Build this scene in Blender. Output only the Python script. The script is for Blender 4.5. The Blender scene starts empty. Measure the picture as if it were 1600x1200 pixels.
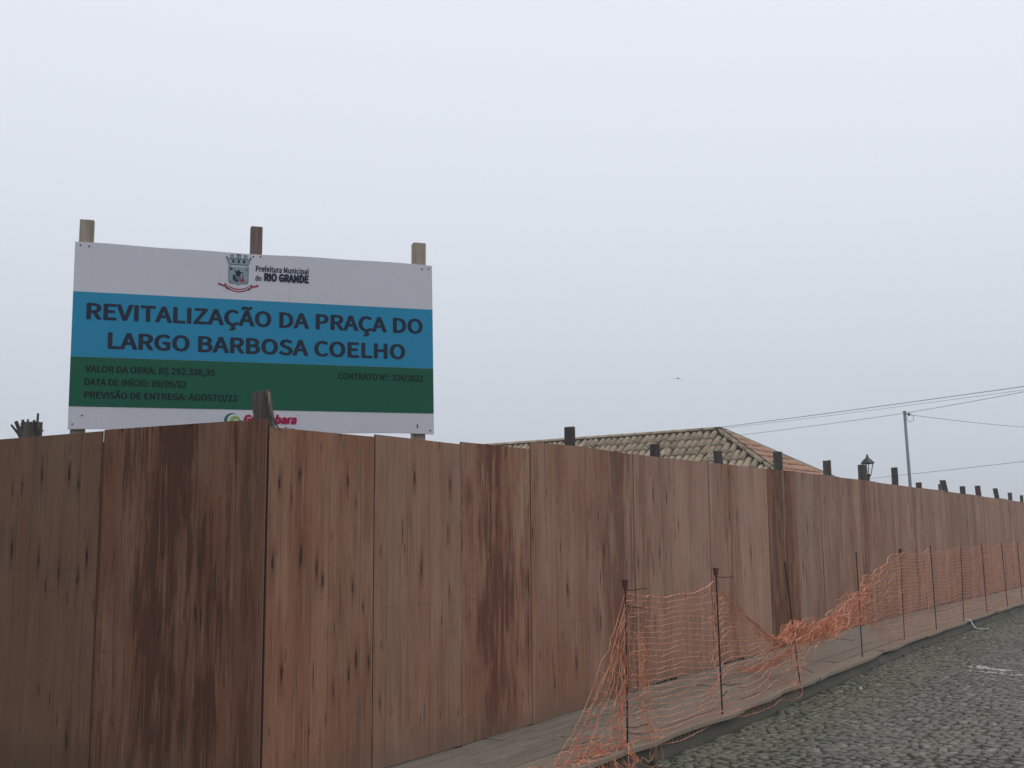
import bpy, bmesh, math, random
from mathutils import Vector, Matrix, Euler
random.seed(7)
S = bpy.context.scene
C = S.collection

# ---------------------------------------------------------------- camera
EYE = Vector((0, 0, 1.7))
CF = Vector((0, 0.990342, 0.138648))
CR = Vector((0.999962, 0.001210, -0.008642))
CU = Vector((0.008727, -0.138643, 0.990304))
cd = bpy.data.cameras.new('camera'); cam = bpy.data.objects.new('camera', cd); C.objects.link(cam)
cd.sensor_width = 36; cd.lens = 38.25; cd.clip_end = 3000; cd.clip_start = 0.05
m = Matrix.Identity(4)
for i in range(3):
    m[i][0] = CR[i]; m[i][1] = CU[i]; m[i][2] = -CF[i]; m[i][3] = EYE[i]
cam.matrix_world = m
S.camera = cam

# ---------------------------------------------------------------- overcast, foggy daylight
SUN_EL, SUN_AZ = 50, 72          # azimuth clockwise from +Y
W = bpy.data.worlds.new('World'); S.world = W; W.use_nodes = True
nt = W.node_tree; nt.nodes.clear()
out = nt.nodes.new('ShaderNodeOutputWorld'); bg = nt.nodes.new('ShaderNodeBackground')
sky = nt.nodes.new('ShaderNodeTexSky'); sky.sky_type = 'NISHITA'; sky.sun_disc = False
sky.sun_elevation = math.radians(SUN_EL); sky.sun_rotation = math.radians(SUN_AZ)
sky.dust_density = 6; sky.air_density = 1.5
geo = nt.nodes.new('ShaderNodeNewGeometry'); sep = nt.nodes.new('ShaderNodeSeparateXYZ')
neg = nt.nodes.new('ShaderNodeMath'); neg.operation = 'MULTIPLY'; neg.inputs[1].default_value = -1
nt.links.new(geo.outputs['Incoming'], sep.inputs[0]); nt.links.new(sep.outputs['Z'], neg.inputs[0])
rmp = nt.nodes.new('ShaderNodeValToRGB'); nt.links.new(neg.outputs[0], rmp.inputs[0])
e = rmp.color_ramp.elements
e[0].position = 0.0; e[0].color = (.545, .60, .68, 1)
e[1].position = 1.0; e[1].color = (.90, .93, .99, 1)
k = e.new(.12); k.color = (.615, .665, .745, 1)
k = e.new(.45); k.color = (.82, .855, .94, 1)
k = e.new(.28); k.color = (.745, .785, .87, 1)
gain = nt.nodes.new('ShaderNodeVectorMath'); gain.operation = 'SCALE'; gain.inputs['Scale'].default_value = 8.6
nt.links.new(rmp.outputs[0], gain.inputs[0])
mx = nt.nodes.new('ShaderNodeMix'); mx.data_type = 'RGBA'; mx.inputs[0].default_value = 0.93
nt.links.new(sky.outputs[0], mx.inputs[6]); nt.links.new(gain.outputs[0], mx.inputs[7])
nt.links.new(mx.outputs[2], bg.inputs[0]); bg.inputs[1].default_value = 0.12
nt.links.new(bg.outputs[0], out.inputs[0])
sl = bpy.data.lights.new('sun', 'SUN'); sl.energy = 0.5; sl.angle = math.radians(22); sl.color = (1, .95, .88)
so = bpy.data.objects.new('sun', sl); C.objects.link(so)
az, el = math.radians(SUN_AZ), math.radians(SUN_EL)
sv = Vector((math.sin(az)*math.cos(el), math.cos(az)*math.cos(el), math.sin(el)))
so.rotation_euler = sv.to_track_quat('Z', 'Y').to_euler(); so.location = sv*40
S.view_settings.view_transform = 'Standard'; S.view_settings.look = 'None'
S.view_settings.exposure = 0; S.view_settings.gamma = 1; S.view_settings.use_curve_mapping = False
S.cycles.volume_bounces = 1; S.cycles.max_bounces = 6; S.cycles.transparent_max_bounces = 16

# ---------------------------------------------------------------- frames of reference
TH = math.radians(33)
O = Vector((-1.513, 6.7085, 0))                 # fence corner
D = Vector((math.sin(TH), math.cos(TH), 0))     # along the street face of the fence
Nn = Vector((math.cos(TH), -math.sin(TH), 0))   # from the fence towards the road
def FP(s, n=0, z=0): return O + D*s + Nn*n + Vector((0, 0, z))
def interp(tab, s):
    if s <= tab[0][0]: return tab[0][1]
    for (a, va), (b, vb) in zip(tab, tab[1:]):
        if s <= b: return va + (vb-va)*(s-a)/(b-a)
    return tab[-1][1]
KN = [(-8, 1.12), (2.6, 1.12), (4.3, 1.15), (6.7, 1.07), (9.3, 1.0), (11.8, .95), (13.7, .95), (17.9, .98), (22, 1.03), (60, 1.05)]
def kn(s): return interp(KN, s)
WZ = [(-8, .13), (1.3, .14), (3.3, .16), (5, .2), (7, .22), (10, .25), (13, .27), (18, .25), (24, .2), (30, .16), (60, .16)]
def walk_z(s, n):
    f = min(max(n/kn(s), 0), 1); return interp(WZ, s)*(1-f) + .16*f
def in_view(p, margin=0):
    v = Vector(p)-EYE; f = v.dot(CF)
    if f < 1: return None
    x = 800+1700*v.dot(CR)/f; y = 600-1700*v.dot(CU)/f
    return (x, y, f)

# ---------------------------------------------------------------- helpers
def link(o, parent=None):
    C.objects.link(o)
    if parent: o.parent = parent
    return o
def mesh_obj(name, verts, faces, mat, parent=None, smooth=False):
    me = bpy.data.meshes.new(name); me.from_pydata([tuple(v) for v in verts], [], faces); me.update()
    if smooth:
        for p in me.polygons: p.use_smooth = True
    if mat: me.materials.append(mat)
    return link(bpy.data.objects.new(name, me), parent)
def thing(name, label, cat, loc=(0, 0, 0), rz=0, group=None):
    o = bpy.data.objects.new(name, None); C.objects.link(o); o.location = loc; o.rotation_euler = (0, 0, rz)
    o.empty_display_size = .2
    o['label'] = label; o['category'] = cat
    if group: o['group'] = group
    return o
def tag(o, label, cat, group=None):
    o['label'] = label; o['category'] = cat
    if group: o['group'] = group
class MB:
    def __init__(s): s.v = []; s.f = []
    def add(s, vs, fs):
        b = len(s.v); s.v += [Vector(v) for v in vs]; s.f += [tuple(i+b for i in f) for f in fs]
    def box(s, c, sz, M=None):
        vs = [Vector(((i & 1)-.5, ((i >> 1) & 1)-.5, ((i >> 2) & 1)-.5)) for i in range(8)]
        vs = [Vector((v.x*sz[0], v.y*sz[1], v.z*sz[2])) for v in vs]
        if M: vs = [M @ v for v in vs]
        s.add([v+Vector(c) for v in vs], [(0, 2, 3, 1), (4, 5, 7, 6), (0, 1, 5, 4), (2, 6, 7, 3), (0, 4, 6, 2), (1, 3, 7, 5)])
    def tube(s, pts, r, k=6, cap=True):
        pts = [Vector(p) for p in pts]; n = len(pts); b = len(s.v)
        rr = r if isinstance(r, (list, tuple)) else [r]*n
        up = Vector((.13, .31, .94)).normalized()
        for i, p in enumerate(pts):
            t = pts[min(i+1, n-1)]-pts[max(i-1, 0)]
            if t.length < 1e-7: t = Vector((0, 0, 1))
            t.normalize(); a = t.cross(up)
            if a.length < .05: a = t.cross(Vector((1, 0, 0)))
            a.normalize(); c = t.cross(a)
            for j in range(k):
                w = 2*math.pi*j/k; s.v.append(p + a*(math.cos(w)*rr[i]) + c*(math.sin(w)*rr[i]))
        for i in range(n-1):
            for j in range(k):
                j2 = (j+1) % k; s.f.append((b+i*k+j, b+i*k+j2, b+(i+1)*k+j2, b+(i+1)*k+j))
        if cap:
            s.f.append(tuple(b+j for j in reversed(range(k)))); s.f.append(tuple(b+(n-1)*k+j for j in range(k)))
    def build(s, name, mat, parent=None, smooth=False): return mesh_obj(name, s.v, s.f, mat, parent, smooth)

class NT:
    """tiny node-graph helper"""
    def __init__(s, name, rough=.8, spec=.3):
        s.m = bpy.data.materials.new(name); s.m.use_nodes = True; s.t = s.m.node_tree
        s.b = s.t.nodes['Principled BSDF']; s.b.inputs['Roughness'].default_value = rough
        s.b.inputs['Specular IOR Level'].default_value = spec
    def n(s, typ, **kw):
        x = s.t.nodes.new(typ)
        for a, v in kw.items(): setattr(x, a, v)
        return x
    def put(s, sock, v):
        if isinstance(v, bpy.types.NodeSocket): s.t.links.new(v, sock)
        elif isinstance(v, (tuple, list)) and len(v) == 3 and sock.type == 'RGBA': sock.default_value = (*v, 1)
        else: sock.default_value = v
    def math(s, op, a, b=0, c=0, clamp=False):
        x = s.n('ShaderNodeMath', operation=op, use_clamp=clamp)
        s.put(x.inputs[0], a); s.put(x.inputs[1], b); s.put(x.inputs[2], c); return x.outputs[0]
    def mul(s, a, b): return s.math('MULTIPLY', a, b)
    def addm(s, a, b): return s.math('ADD', a, b)
    def sm(s, v, lo, hi, a=0., b=1.):
        x = s.n('ShaderNodeMapRange', interpolation_type='SMOOTHSTEP')
        s.put(x.inputs['Value'], v)
        if lo > hi: lo, hi, a, b = hi, lo, b, a
        x.inputs['From Min'].default_value = lo; x.inputs['From Max'].default_value = hi
        x.inputs['To Min'].default_value = a; x.inputs['To Max'].default_value = b
        return x.outputs['Result']
    def mix(s, f, a, b, mode='MIX'):
        x = s.n('ShaderNodeMix', data_type='RGBA', blend_type=mode)
        s.put(x.inputs[0], f); s.put(x.inputs[6], a); s.put(x.inputs[7], b); return x.outputs[2]
    def comb(s, x, y, z):
        c = s.n('ShaderNodeCombineXYZ'); s.put(c.inputs[0], x); s.put(c.inputs[1], y); s.put(c.inputs[2], z); return c.outputs[0]
    def sepv(s, v):
        c = s.n('ShaderNodeSeparateXYZ'); s.put(c.inputs[0], v); return c.outputs
    def noise(s, v, scale=1, detail=3, rough=.55, dist=0, out='Fac'):
        x = s.n('ShaderNodeTexNoise'); s.put(x.inputs['Vector'], v); x.inputs['Scale'].default_value = scale
        x.inputs['Detail'].default_value = detail; x.inputs['Roughness'].default_value = rough
        x.inputs['Distortion'].default_value = dist; return x.outputs[out]
    def vor(s, v, scale=1, feature='F1', dim='3D', rnd=1):
        x = s.n('ShaderNodeTexVoronoi', feature=feature, voronoi_dimensions=dim); 
        if dim == '1D': s.put(x.inputs['W'], v)
        else: s.put(x.inputs['Vector'], v)
        x.inputs['Scale'].default_value = scale; x.inputs['Randomness'].default_value = rnd; return x.outputs
    def attr(s, name, typ='OBJECT'):
        x = s.n('ShaderNodeAttribute', attribute_name=name, attribute_type=typ); return x.outputs['Fac']
    def obj(s): return s.n('ShaderNodeTexCoord').outputs['Object']
    def pos(s): return s.n('ShaderNodeNewGeometry').outputs['Position']
    def rand(s):
        a = s.n('ShaderNodeObjectInfo').outputs['Random']; b = s.n('ShaderNodeNewGeometry').outputs['Random Per Island']
        return s.math('FRACT', s.addm(a, b))
    def mapv(s, v, sc, off=(0, 0, 0)):
        x = s.n('ShaderNodeVectorMath', operation='MULTIPLY'); s.put(x.inputs[0], v); x.inputs[1].default_value = sc
        y = s.n('ShaderNodeVectorMath', operation='ADD'); s.put(y.inputs[0], x.outputs[0]); s.put(y.inputs[1], off); return y.outputs[0]
    def done(s, color, bump=None, strength=.3, dist=.01, rough=None):
        s.put(s.b.inputs['Base Color'], color)
        if rough is not None: s.put(s.b.inputs['Roughness'], rough)
        if bump is not None:
            x = s.n('ShaderNodeBump'); s.put(x.inputs['Height'], bump); x.inputs['Strength'].default_value = strength
            x.inputs['Distance'].default_value = dist; s.t.links.new(x.outputs[0], s.b.inputs['Normal'])
        return s.m

# ---------------------------------------------------------------- materials
def plywood_material():
    t = NT('plywood', .8, .12); P = t.obj(); x, y, z = t.sepv(P)[:3]
    seed = t.attr('seed'); red = t.attr('red'); stain = t.attr('stain'); knots = t.attr('knots'); val = t.attr('val')
    sx = t.attr('stain_x'); sw = t.attr('stain_w')
    xs = t.addm(x, t.mul(seed, 3.17)); zs = t.addm(z, t.mul(seed, 7.31))
    def V(a, b, wob=0):
        u = t.mul(xs, a)
        if wob: u = t.addm(u, t.mul(t.noise(t.comb(t.mul(xs, 3), seed, t.mul(zs, 1.6)), 1, 2), wob))
        return t.comb(u, seed, t.mul(zs, b))
    band = t.vor(t.mul(t.addm(xs, t.mul(t.noise(V(.5, .25), 1, 1), .06)), 5.2), 1, 'F1', '1D')
    bt = t.sepv(band['Color'])[0]
    edge = t.vor(t.mul(t.addm(xs, t.mul(t.noise(V(.5, .25), 1, 1), .06)), 5.2), 1, 'DISTANCE_TO_EDGE', '1D')['Distance']
    n1 = t.noise(V(3, .8), 1, 3); n2 = t.noise(V(17, 1.7, .5), 1, 6, .66); n3 = t.noise(V(110, 3.5), 1, 4, .6)
    n4 = t.noise(V(40, 1.6), 1, 4, .6); n5 = t.noise(V(5, 1.5), 1.0, 4, .6)
    tan = t.mix(t.sm(t.addm(t.mul(n1, .8), t.mul(bt, .3)), .3, .8), (.395, .262, .192), (.355, .212, .152))
    redc = t.mix(n4, (.30, .135, .074), (.225, .092, .052))
    low = t.sm(z, 2.2, .2)
    rf = t.math('MULTIPLY', red, t.sm(t.addm(t.addm(n1, t.mul(n2, .35)), t.mul(low, .16)), .44, .86), clamp=True)
    c = t.mix(rf, tan, redc)
    c = t.mix(t.mul(t.sm(n5, .5, .75), .4), c, (.30, .205, .165))
    # veneer strips and fine grain
    tone = t.addm(.86, t.addm(t.mul(bt, .16), t.addm(t.mul(t.addm(n3, -.5), .34), t.mul(t.addm(n4, -.5), .5))))
    c = t.mix(1, c, t.comb(tone, tone, tone), 'MULTIPLY')
    c = t.mix(t.mul(t.sm(edge, .028, .0), t.mul(t.sm(n5, .36, .55), .8)), c, (.09, .05, .035))
    # run-down stains, a dark column where stain_x says and blotches all over
    col = t.sm(t.math('ABSOLUTE', t.addm(x, t.mul(sx, -1))), 1.0, 0.)
    colw = t.math('DIVIDE', t.math('ABSOLUTE', t.addm(x, t.mul(sx, -1))), t.math('MAXIMUM', sw, .02))
    colm = t.sm(colw, 1.3, .1)
    sraw = t.addm(t.addm(t.mul(n2, .62), t.mul(n5, .38)), t.mul(colm, .13))
    sm1 = t.math('MULTIPLY', t.sm(sraw, .55, .645), stain, clamp=True)
    c = t.mix(t.mul(sm1, .85), c, (.055, .026, .017))
    c = t.mix(t.math('MULTIPLY', t.mul(t.sm(sraw, .46, .60), .45), t.math('MINIMUM', t.addm(stain, .15), 1.), clamp=True), c, (.20, .082, .055))
    # knots: spindle shaped
    kv = t.comb(t.addm(t.mul(xs, 8.8), t.mul(t.noise(V(30, 12), 1, 2), .25)), t.mul(zs, 1.55), seed)
    kk = t.vor(kv, 1, 'F1', '2D', 1.0); kd = kk['Distance']; kr, kg, kb = t.sepv(kk['Color'])[:3]
    keep = t.math('LESS_THAN', kr, knots)
    size = t.addm(.26, t.mul(t.mul(kg, kg), .85)); kd2 = t.math('DIVIDE', kd, size)
    c = t.mix(t.mul(keep, t.sm(kd2, .40, .08, 0, .6)), c, (.16, .075, .05))
    c = t.mix(t.mul(keep, t.sm(t.addm(kd2, t.mul(t.addm(n4, -.5), .08)), .135, .05, 0, .93)), c, (.035, .022, .018))
    # thin black slits
    sv_ = t.comb(t.mul(xs, 17.), t.mul(zs, .78), t.addm(seed, 5)); ss = t.vor(sv_, 1, 'F1', '2D', .9)
    sk = t.math('LESS_THAN', t.sepv(ss['Color'])[1], t.attr('slits'))
    c = t.mix(t.mul(sk, t.sm(ss['Distance'], .11, .04, 0, .9)), c, (.02, .018, .018))
    # fine dark flecks
    fl = t.sm(t.noise(V(75, 3.6), 1, 2), .62, .70, 0, .75); c = t.mix(t.mul(fl, t.addm(.38, t.mul(stain, .6))), c, (.085, .045, .03))
    ln = t.sm(t.noise(V(58, .55), 1, 2), .60, .68, 0, .5); c = t.mix(t.mul(ln, t.sm(n5, .38, .62)), c, (.12, .06, .04))
    lt = t.sm(t.noise(V(66, 1.9, .3), 1, 2), .60, .70, 0, .35); c = t.mix(lt, c, (.46, .35, .27))
    jt = t.math('ABSOLUTE', t.addm(z, t.addm(t.mul(t.attr('joint'), -1), t.mul(t.addm(n1, -.5), .01))))
    c = t.mix(t.mul(t.sm(jt, .007, .001), t.sm(n5, .40, .6, .05, .42)), c, (.15, .085, .06))
    # splash dirt at the foot
    c = t.mix(t.mul(t.sm(t.addm(z, t.mul(n1, -.35)), .25, .0), .45), c, (.16, .12, .09))
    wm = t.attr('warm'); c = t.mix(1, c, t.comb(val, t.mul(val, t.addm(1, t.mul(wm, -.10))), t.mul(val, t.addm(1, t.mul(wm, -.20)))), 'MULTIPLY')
    h = t.addm(t.mul(n3, .5), t.addm(t.mul(n4, .4), t.mul(t.mul(keep, t.sm(kd2, .2, .05)), -1.2)))
    return t.done(c, h, .35, .004, t.addm(.66, t.mul(n2, .25)))
M_ply = plywood_material()
def ply_edge():
    t = NT('plywood_edge', .85); P = t.obj()
    return t.done(t.mix(t.noise(t.mapv(P, (9, 300, 3)), 1, 2), (.10, .045, .03), (.24, .13, .09)))
M_edge = ply_edge()
def wood_mat(name, a, b, dark=.5, sc=1.):
    t = NT(name, .85, .2); P = t.obj(); r = t.rand()
    g = t.noise(t.mapv(P, (60*sc, 60*sc, 2.2)), 1, 5, .65); g2 = t.noise(t.mapv(P, (7, 7, 1.3), t.comb(t.mul(r, 9), 0, t.mul(r, 5))), 1, 3)
    c = t.mix(t.sm(g, .3, .7), a, b); c = t.mix(t.mul(t.sm(g2, .45, .7), dark), c, tuple(v*.4 for v in a))
    k = t.addm(.8, t.mul(r, .4)); c = t.mix(1, c, t.comb(k, k, k), 'MULTIPLY')
    return t.done(c, g, .6, .006)
M_stump = wood_mat('weathered_stump', (.052, .045, .04), (.125, .108, .095), .4)
M_stump_red = wood_mat('reddish_stump', (.075, .038, .034), (.13, .072, .06), .4)
M_split = wood_mat('split_wood', (.30, .21, .14), (.42, .31, .22), .3)
M_lumber = wood_mat('pale_lumber', (.36, .30, .24), (.50, .43, .35), .3)
M_lumber_d = wood_mat('brown_lumber', (.17, .125, .11), (.28, .21, .18), .5)
def steel_mat(name, a, b, rough=.6, metal=.4):
    t = NT(name, rough); P = t.obj(); n = t.noise(P, 35, 4, .7)
    t.b.inputs['Metallic'].default_value = metal
    return t.done(t.mix(t.sm(n, .35, .65), a, b), n, .3, .002)
M_rebar = steel_mat('rusty_rebar', (.020, .014, .012), (.055, .028, .020), .85, .1)
M_iron = steel_mat('painted_iron', (.018, .026, .028), (.03, .04, .042), .5, .3)
M_galv = steel_mat('galvanised_steel', (.15, .17, .19), (.21, .23, .25), .5, .5)
def flat(name, col, rough=.5, var=.12, sc=14):
    t = NT(name, rough, .4); n = t.noise(t.obj(), sc, 4, .6)
    k = t.addm(1-var/2, t.mul(n, var)); return t.done(t.mix(1, col, t.comb(k, k, k), 'MULTIPLY'))
M_cap = flat('plastic_cap', (.11, .03, .035), .45)
M_wire = flat('cable_sheath', (.19, .20, .22), .6)  # sheath grey lightened to stand in for haze over the distance
def net_mat():
    t = NT('orange_net', .55, .4); n = t.noise(t.pos(), 9, 3)
    return t.done(t.mix(t.sm(n, .35, .65), (.56, .185, .092), (.76, .34, .195)))
M_net = net_mat()
def print_mat(name, col, rough=.6):
    t = NT(name, rough, .15); P = t.obj()
    n = t.noise(t.mapv(P, (1.2, 1, 3)), 1, 4, .6); f = t.noise(t.mapv(P, (30, 30, 6)), 1, 3, .6)
    dr = t.noise(t.mapv(P, (9, 9, .7)), 1, 4, .6); k = t.addm(.87, t.addm(t.mul(n, .16), t.addm(t.mul(f, .08), t.mul(t.sm(dr, .62, .75), -.07)))); return t.done(t.mix(1, col, t.comb(k, k, k), 'MULTIPLY'), n, .08, .01)
M_white = print_mat('sign_white', (.64, .64, .69))
M_blue = print_mat('sign_blue', (.022, .27, .46)); M_green = print_mat('sign_green', (.010, .115, .062))
M_ink = print_mat('sign_ink', (.018, .028, .055)); M_navy = print_mat('emblem_navy', (.02, .03, .06))
M_ink2 = print_mat('small_print_ink', (.006, .018, .02))
M_teal = print_mat('emblem_teal', (.28, .36, .40)); M_grey = print_mat('emblem_grey', (.14, .18, .22))
M_rib = print_mat('ribbon_red', (.33, .04, .06)); M_mag = print_mat('logo_magenta', (.38, .015, .07))
M_lg = print_mat('logo_green', (.02, .16, .10)); M_ll = print_mat('logo_lime', (.30, .42, .12)); M_alu = print_mat('board_edge', (.30, .30, .32))

def moss_dirt(t, x, y):
    """distance to the kerb line in street coordinates: returns n - kerb"""
    nx = t.addm(t.mul(t.addm(x, -O.x), Nn.x), t.mul(t.addm(y, -O.y), Nn.y))
    return nx
def plank_mat():
    t = NT('weathered_plank', .85, .2); P = t.pos(); x, y, z = t.sepv(P)[:3]
    s = t.addm(t.mul(t.addm(x, -O.x), D.x), t.mul(t.addm(y, -O.y), D.y)); n = moss_dirt(t, x, y); r = t.rand()
    V = lambda a, b: t.comb(t.mul(s, a), t.addm(t.mul(n, b), t.mul(r, 3.7)), r)
    g = t.noise(V(1.6, 55), 1, 5, .65); g2 = t.noise(V(2.5, 9), 1, 4, .6); sp = t.noise(t.comb(t.mul(s, 4.5), t.mul(n, 14), 0), 1, 6, .78)
    c = t.mix(t.sm(g, .3, .7), (.15, .128, .10), (.25, .215, .17))
    k = t.addm(.82, t.mul(r, .3)); c = t.mix(1, c, t.comb(k, k, k), 'MULTIPLY')
    c = t.mix(t.mul(t.sm(g2, .55, .7), .35), c, (.11, .095, .08))
    # sand trodden over the outer boards and further up the street
    big = t.noise(t.comb(t.mul(s, .9), t.mul(n, 2.4), 2), 1, 4, .6)
    cov = t.addm(t.addm(t.mul(n, .42), t.mul(s, .016)), t.addm(t.mul(big, .5), t.mul(sp, .35)))
    sand = t.mix(sp, (.19, .145, .11), (.31, .24, .185))
    c = t.mix(t.sm(cov, .58, .9, 0, .88), c, sand)
    c = t.mix(t.sm(sp, .56, .64, 0, .65), c, (.085, .063, .045))
    c = t.mix(t.sm(sp, .42, .34, 0, .45), c, (.36, .31, .26))
    return t.done(c, t.addm(t.mul(g, .6), sp), .6, .012)
M_plank = plank_mat()
def stone_mat(name, cobble=True):
    t = NT(name, .75, .35); P = t.pos(); x, y, z = t.sepv(P)[:3]
    s = t.addm(t.mul(t.addm(x, -O.x), D.x), t.mul(t.addm(y, -O.y), D.y)); n = moss_dirt(t, x, y); r = t.rand()
    f = t.noise(P, 38, 5, .65); l = t.noise(P, 2.0, 3); g = t.noise(P, 7, 4)
    c = t.mix(r, (.104, .094, .073), (.165, .150, .121)) if cobble else t.mix(r, (.080, .070, .056), (.105, .092, .076))
    c = t.mix(t.sm(t.math('FRACT', t.mul(r, 7.3)), .92, .97), c, (.23, .21, .18)) if cobble else c
    k = t.addm(.45, t.mul(f, 1.1)); c = t.mix(1, c, t.comb(k, k, k), 'MULTIPLY')
    # moss and green film near the kerb
    nk = t.addm(n, -1.05)
    mf = t.sm(t.addm(nk, t.mul(l, -1.3)), .9, -.45)
    mf = t.math('MULTIPLY', mf, t.sm(g, .35, .62), clamp=True)
    c = t.mix(t.mul(mf, .75 if cobble else .3), c, (.055, .075, .028))
    c = t.mix(t.mul(t.sm(l, .5, .7), .35), c, (.10, .105, .095))
    if cobble:
        tr = t.noise(t.comb(t.mul(s, .35), t.mul(n, 1.6), 3), 1, 4, .6)
        c = t.mix(t.mul(t.sm(tr, .5, .66), t.sm(f, .4, .6, .25, .75)), c, (.17, .145, .11))
        # worn white road paint: a stripe with a ragged blotch at its end
        for (ax, ay, bx, by, w) in ((5.62, 13.84, 9.0, 10.15, .045), (5.85, 14.30, 6.10, 13.75, .10)):
            L = math.hypot(bx-ax, by-ay); ux, uy = (bx-ax)/L, (by-ay)/L
            dx, dy = t.addm(x, -ax), t.addm(y, -ay)
            al = t.addm(t.mul(dx, ux), t.mul(dy, uy)); ac = t.math('ABSOLUTE', t.addm(t.mul(dx, -uy), t.mul(dy, ux)))
            ac = t.addm(ac, t.mul(t.addm(g, -.5), .06))
            mk = t.mul(t.sm(ac, w+.01, w-.01), t.mul(t.sm(al, -.02, .04), t.sm(al, L+.02, L-.04)))
            c = t.mix(t.math('MULTIPLY', mk, t.sm(f, .36, .5, .25, .8), clamp=True), c, (.50, .47, .44))
    return t.done(c, t.addm(f, t.mul(g, .5)), .5, .012)
M_cobble = stone_mat('cobblestone'); M_kerb = stone_mat('kerbstone', False)
def soil_mat(name, a, b, sc=6):
    t = NT(name, .95, .15); P = t.pos(); n = t.noise(P, sc, 6, .65); g = t.noise(P, .35, 4)
    v = t.vor(P, 7.5, 'DISTANCE_TO_EDGE')['Distance']
    c = t.mix(t.sm(n, .3, .7), a, b); c = t.mix(t.mul(t.sm(g, .4, .7), .4), c, (.07, .08, .045))
    return t.done(c, t.addm(n, t.mul(t.sm(v, 0, .15), .6)), .5, .03)
M_joint = soil_mat('joint_dirt', (.058, .058, .042), (.095, .092, .066), 18)
M_ground = soil_mat('packed_ground', (.10, .095, .075), (.16, .15, .12))
M_bedding = soil_mat('dark_bedding', (.05, .042, .036), (.08, .07, .058), 12)  # dark soil bed under the walkway planks

# ---------------------------------------------------------------- ground, road, kerb, walkway
g = mesh_obj('ground', [(-900, -900, -.09), (900, -900, -.09), (900, 900, -.09), (-900, 900, -.09)], [(0, 1, 2, 3)], M_ground); g['kind'] = 'structure'
def strip(s0, s1, n0, n1, z, step=1.0):
    mb = MB(); k = int((s1-s0)/step); rows = []
    for i in range(k+1):
        s = s0+(s1-s0)*i/k; a = n0(s) if callable(n0) else n0; b = n1(s) if callable(n1) else n1
        za = z(s, a) if callable(z) else z; zb = z(s, b) if callable(z) else z
        mb.v += [FP(s, a, za), FP(s, b, zb)]
        if i: mb.f.append((2*i-2, 2*i-1, 2*i+1, 2*i))
    return mb
road = strip(-40, 140, lambda s: kn(s)-.05, 9, -.012, 2).build('road', M_joint); road['kind'] = 'structure'
walk = thing('walkway', '', '', (0, 0, 0)); del walk['label']; del walk['category']; walk['kind'] = 'structure'
bed = strip(-6, 60, -.6, lambda s: kn(s)-.10, lambda s, n: walk_z(s, max(n, 0))-.06, 1).build('bedding', M_bedding, walk)
courses = [0.0, .24, .45, .66, .86, 1.035]
for ci in range(5):
    s = -4 - random.random()*2.5
    while s < 44:
        L = random.choice((2.4, 2.7, 3.0)); a, b = s+.004, s+L-.004
        f0, f1 = courses[ci], courses[ci+1]
        dz = random.uniform(-.004, .004); tilt = random.uniform(-.004, .004); K = 8; mb = MB()
        ph = random.random()*6
        for i in range(K+1):
            q = a+(b-a)*i/K
            e0 = (f0*kn(q) + .008) if ci else -.04
            e1 = f1*kn(q) - (.007 if ci < 4 else .012+.014*math.sin(q*5+ph)+random.uniform(-.016, .008))
            z0 = walk_z(q, e0)+dz+tilt; z1 = walk_z(q, e1)+dz-tilt - (.006*math.sin(q*3) if ci == 4 else 0)
            mb.v += [FP(q, e0, z0-.034), FP(q, e0, z0-.003), FP(q, e0+.006, z0), FP(q, e1-.006, z1), FP(q, e1, z1-.003), FP(q, e1, z1-.034)]
            if i:
                o = (i-1)*6
                for j in range(5): mb.f.append((o+j, o+j+1, o+6+j+1, o+6+j))
        mb.f.append((0, 1, 2, 3, 4, 5)); o = K*6; mb.f.append(tuple(o+j for j in (5, 4, 3, 2, 1, 0)))
        mb.build('plank', M_plank, walk)
        s += L
kerb = thing('kerb', '', '', (0, 0, 0)); del kerb['label']; del kerb['category']; kerb['kind'] = 'structure'
s = -6.0
while s < 60:
    L = random.uniform(.85, 1.15); a, b = s+.002, s+L-.002; j = random.uniform(-.004, .004); jz = random.uniform(-.006, .004); mb = MB()
    for q in (a, (a+b)/2, b):
        k = kn(q)+j+random.uniform(-.003, .003)
        mb.v += [FP(q, k-.13, -.08), FP(q, k-.15, .098+jz), FP(q, k-.035, .098+jz), FP(q, k-.02, .082+jz), FP(q, k+.012, -.08)]
    for i in range(2):
        for jj in range(4): mb.f.append((i*5+jj, i*5+jj+1, i*5+5+jj+1, i*5+5+jj))
    mb.f += [(0, 1, 2, 3, 4), (14, 13, 12, 11, 10)]
    mb.build('kerb_stone', M_kerb, kerb); s += L
# cobbles
def cobble_shape():
    k = random.choice((6, 7, 8)); vs = []; rr = [random.uniform(.88, 1.08) for _ in range(k)]; ph = random.random()
    for (f, z) in ((1.0, -.03), (.97, -.002), (.86, .005)):
        for i in range(k):
            a = 2*math.pi*(i+ph)/k; ex = .5*math.copysign(abs(math.cos(a))**.7, math.cos(a)); ey = .5*math.copysign(abs(math.sin(a))**.7, math.sin(a))
            vs.append(Vector((ex*rr[i]*f, ey*rr[i]*f, z+random.uniform(-.002, .002))))
    vs.append(Vector((0, 0, .006)))
    fs = [(i, (i+1) % k, k+(i+1) % k, k+i) for i in range(k)]+[(k+i, k+(i+1) % k, 2*k+(i+1) % k, 2*k+i) for i in range(k)]+[(2*k+i, 2*k+(i+1) % k, 3*k) for i in range(k)]
    return vs, fs
shapes = [cobble_shape() for _ in range(14)]
cms = []
for vs, fs in shapes:
    me = bpy.data.meshes.new('cobblestone'); me.from_pydata([tuple(v) for v in vs], [], fs); me.materials.append(M_cobble)
    for p in me.polygons: p.use_smooth = True
    cms.append(me)
stones = []
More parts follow.
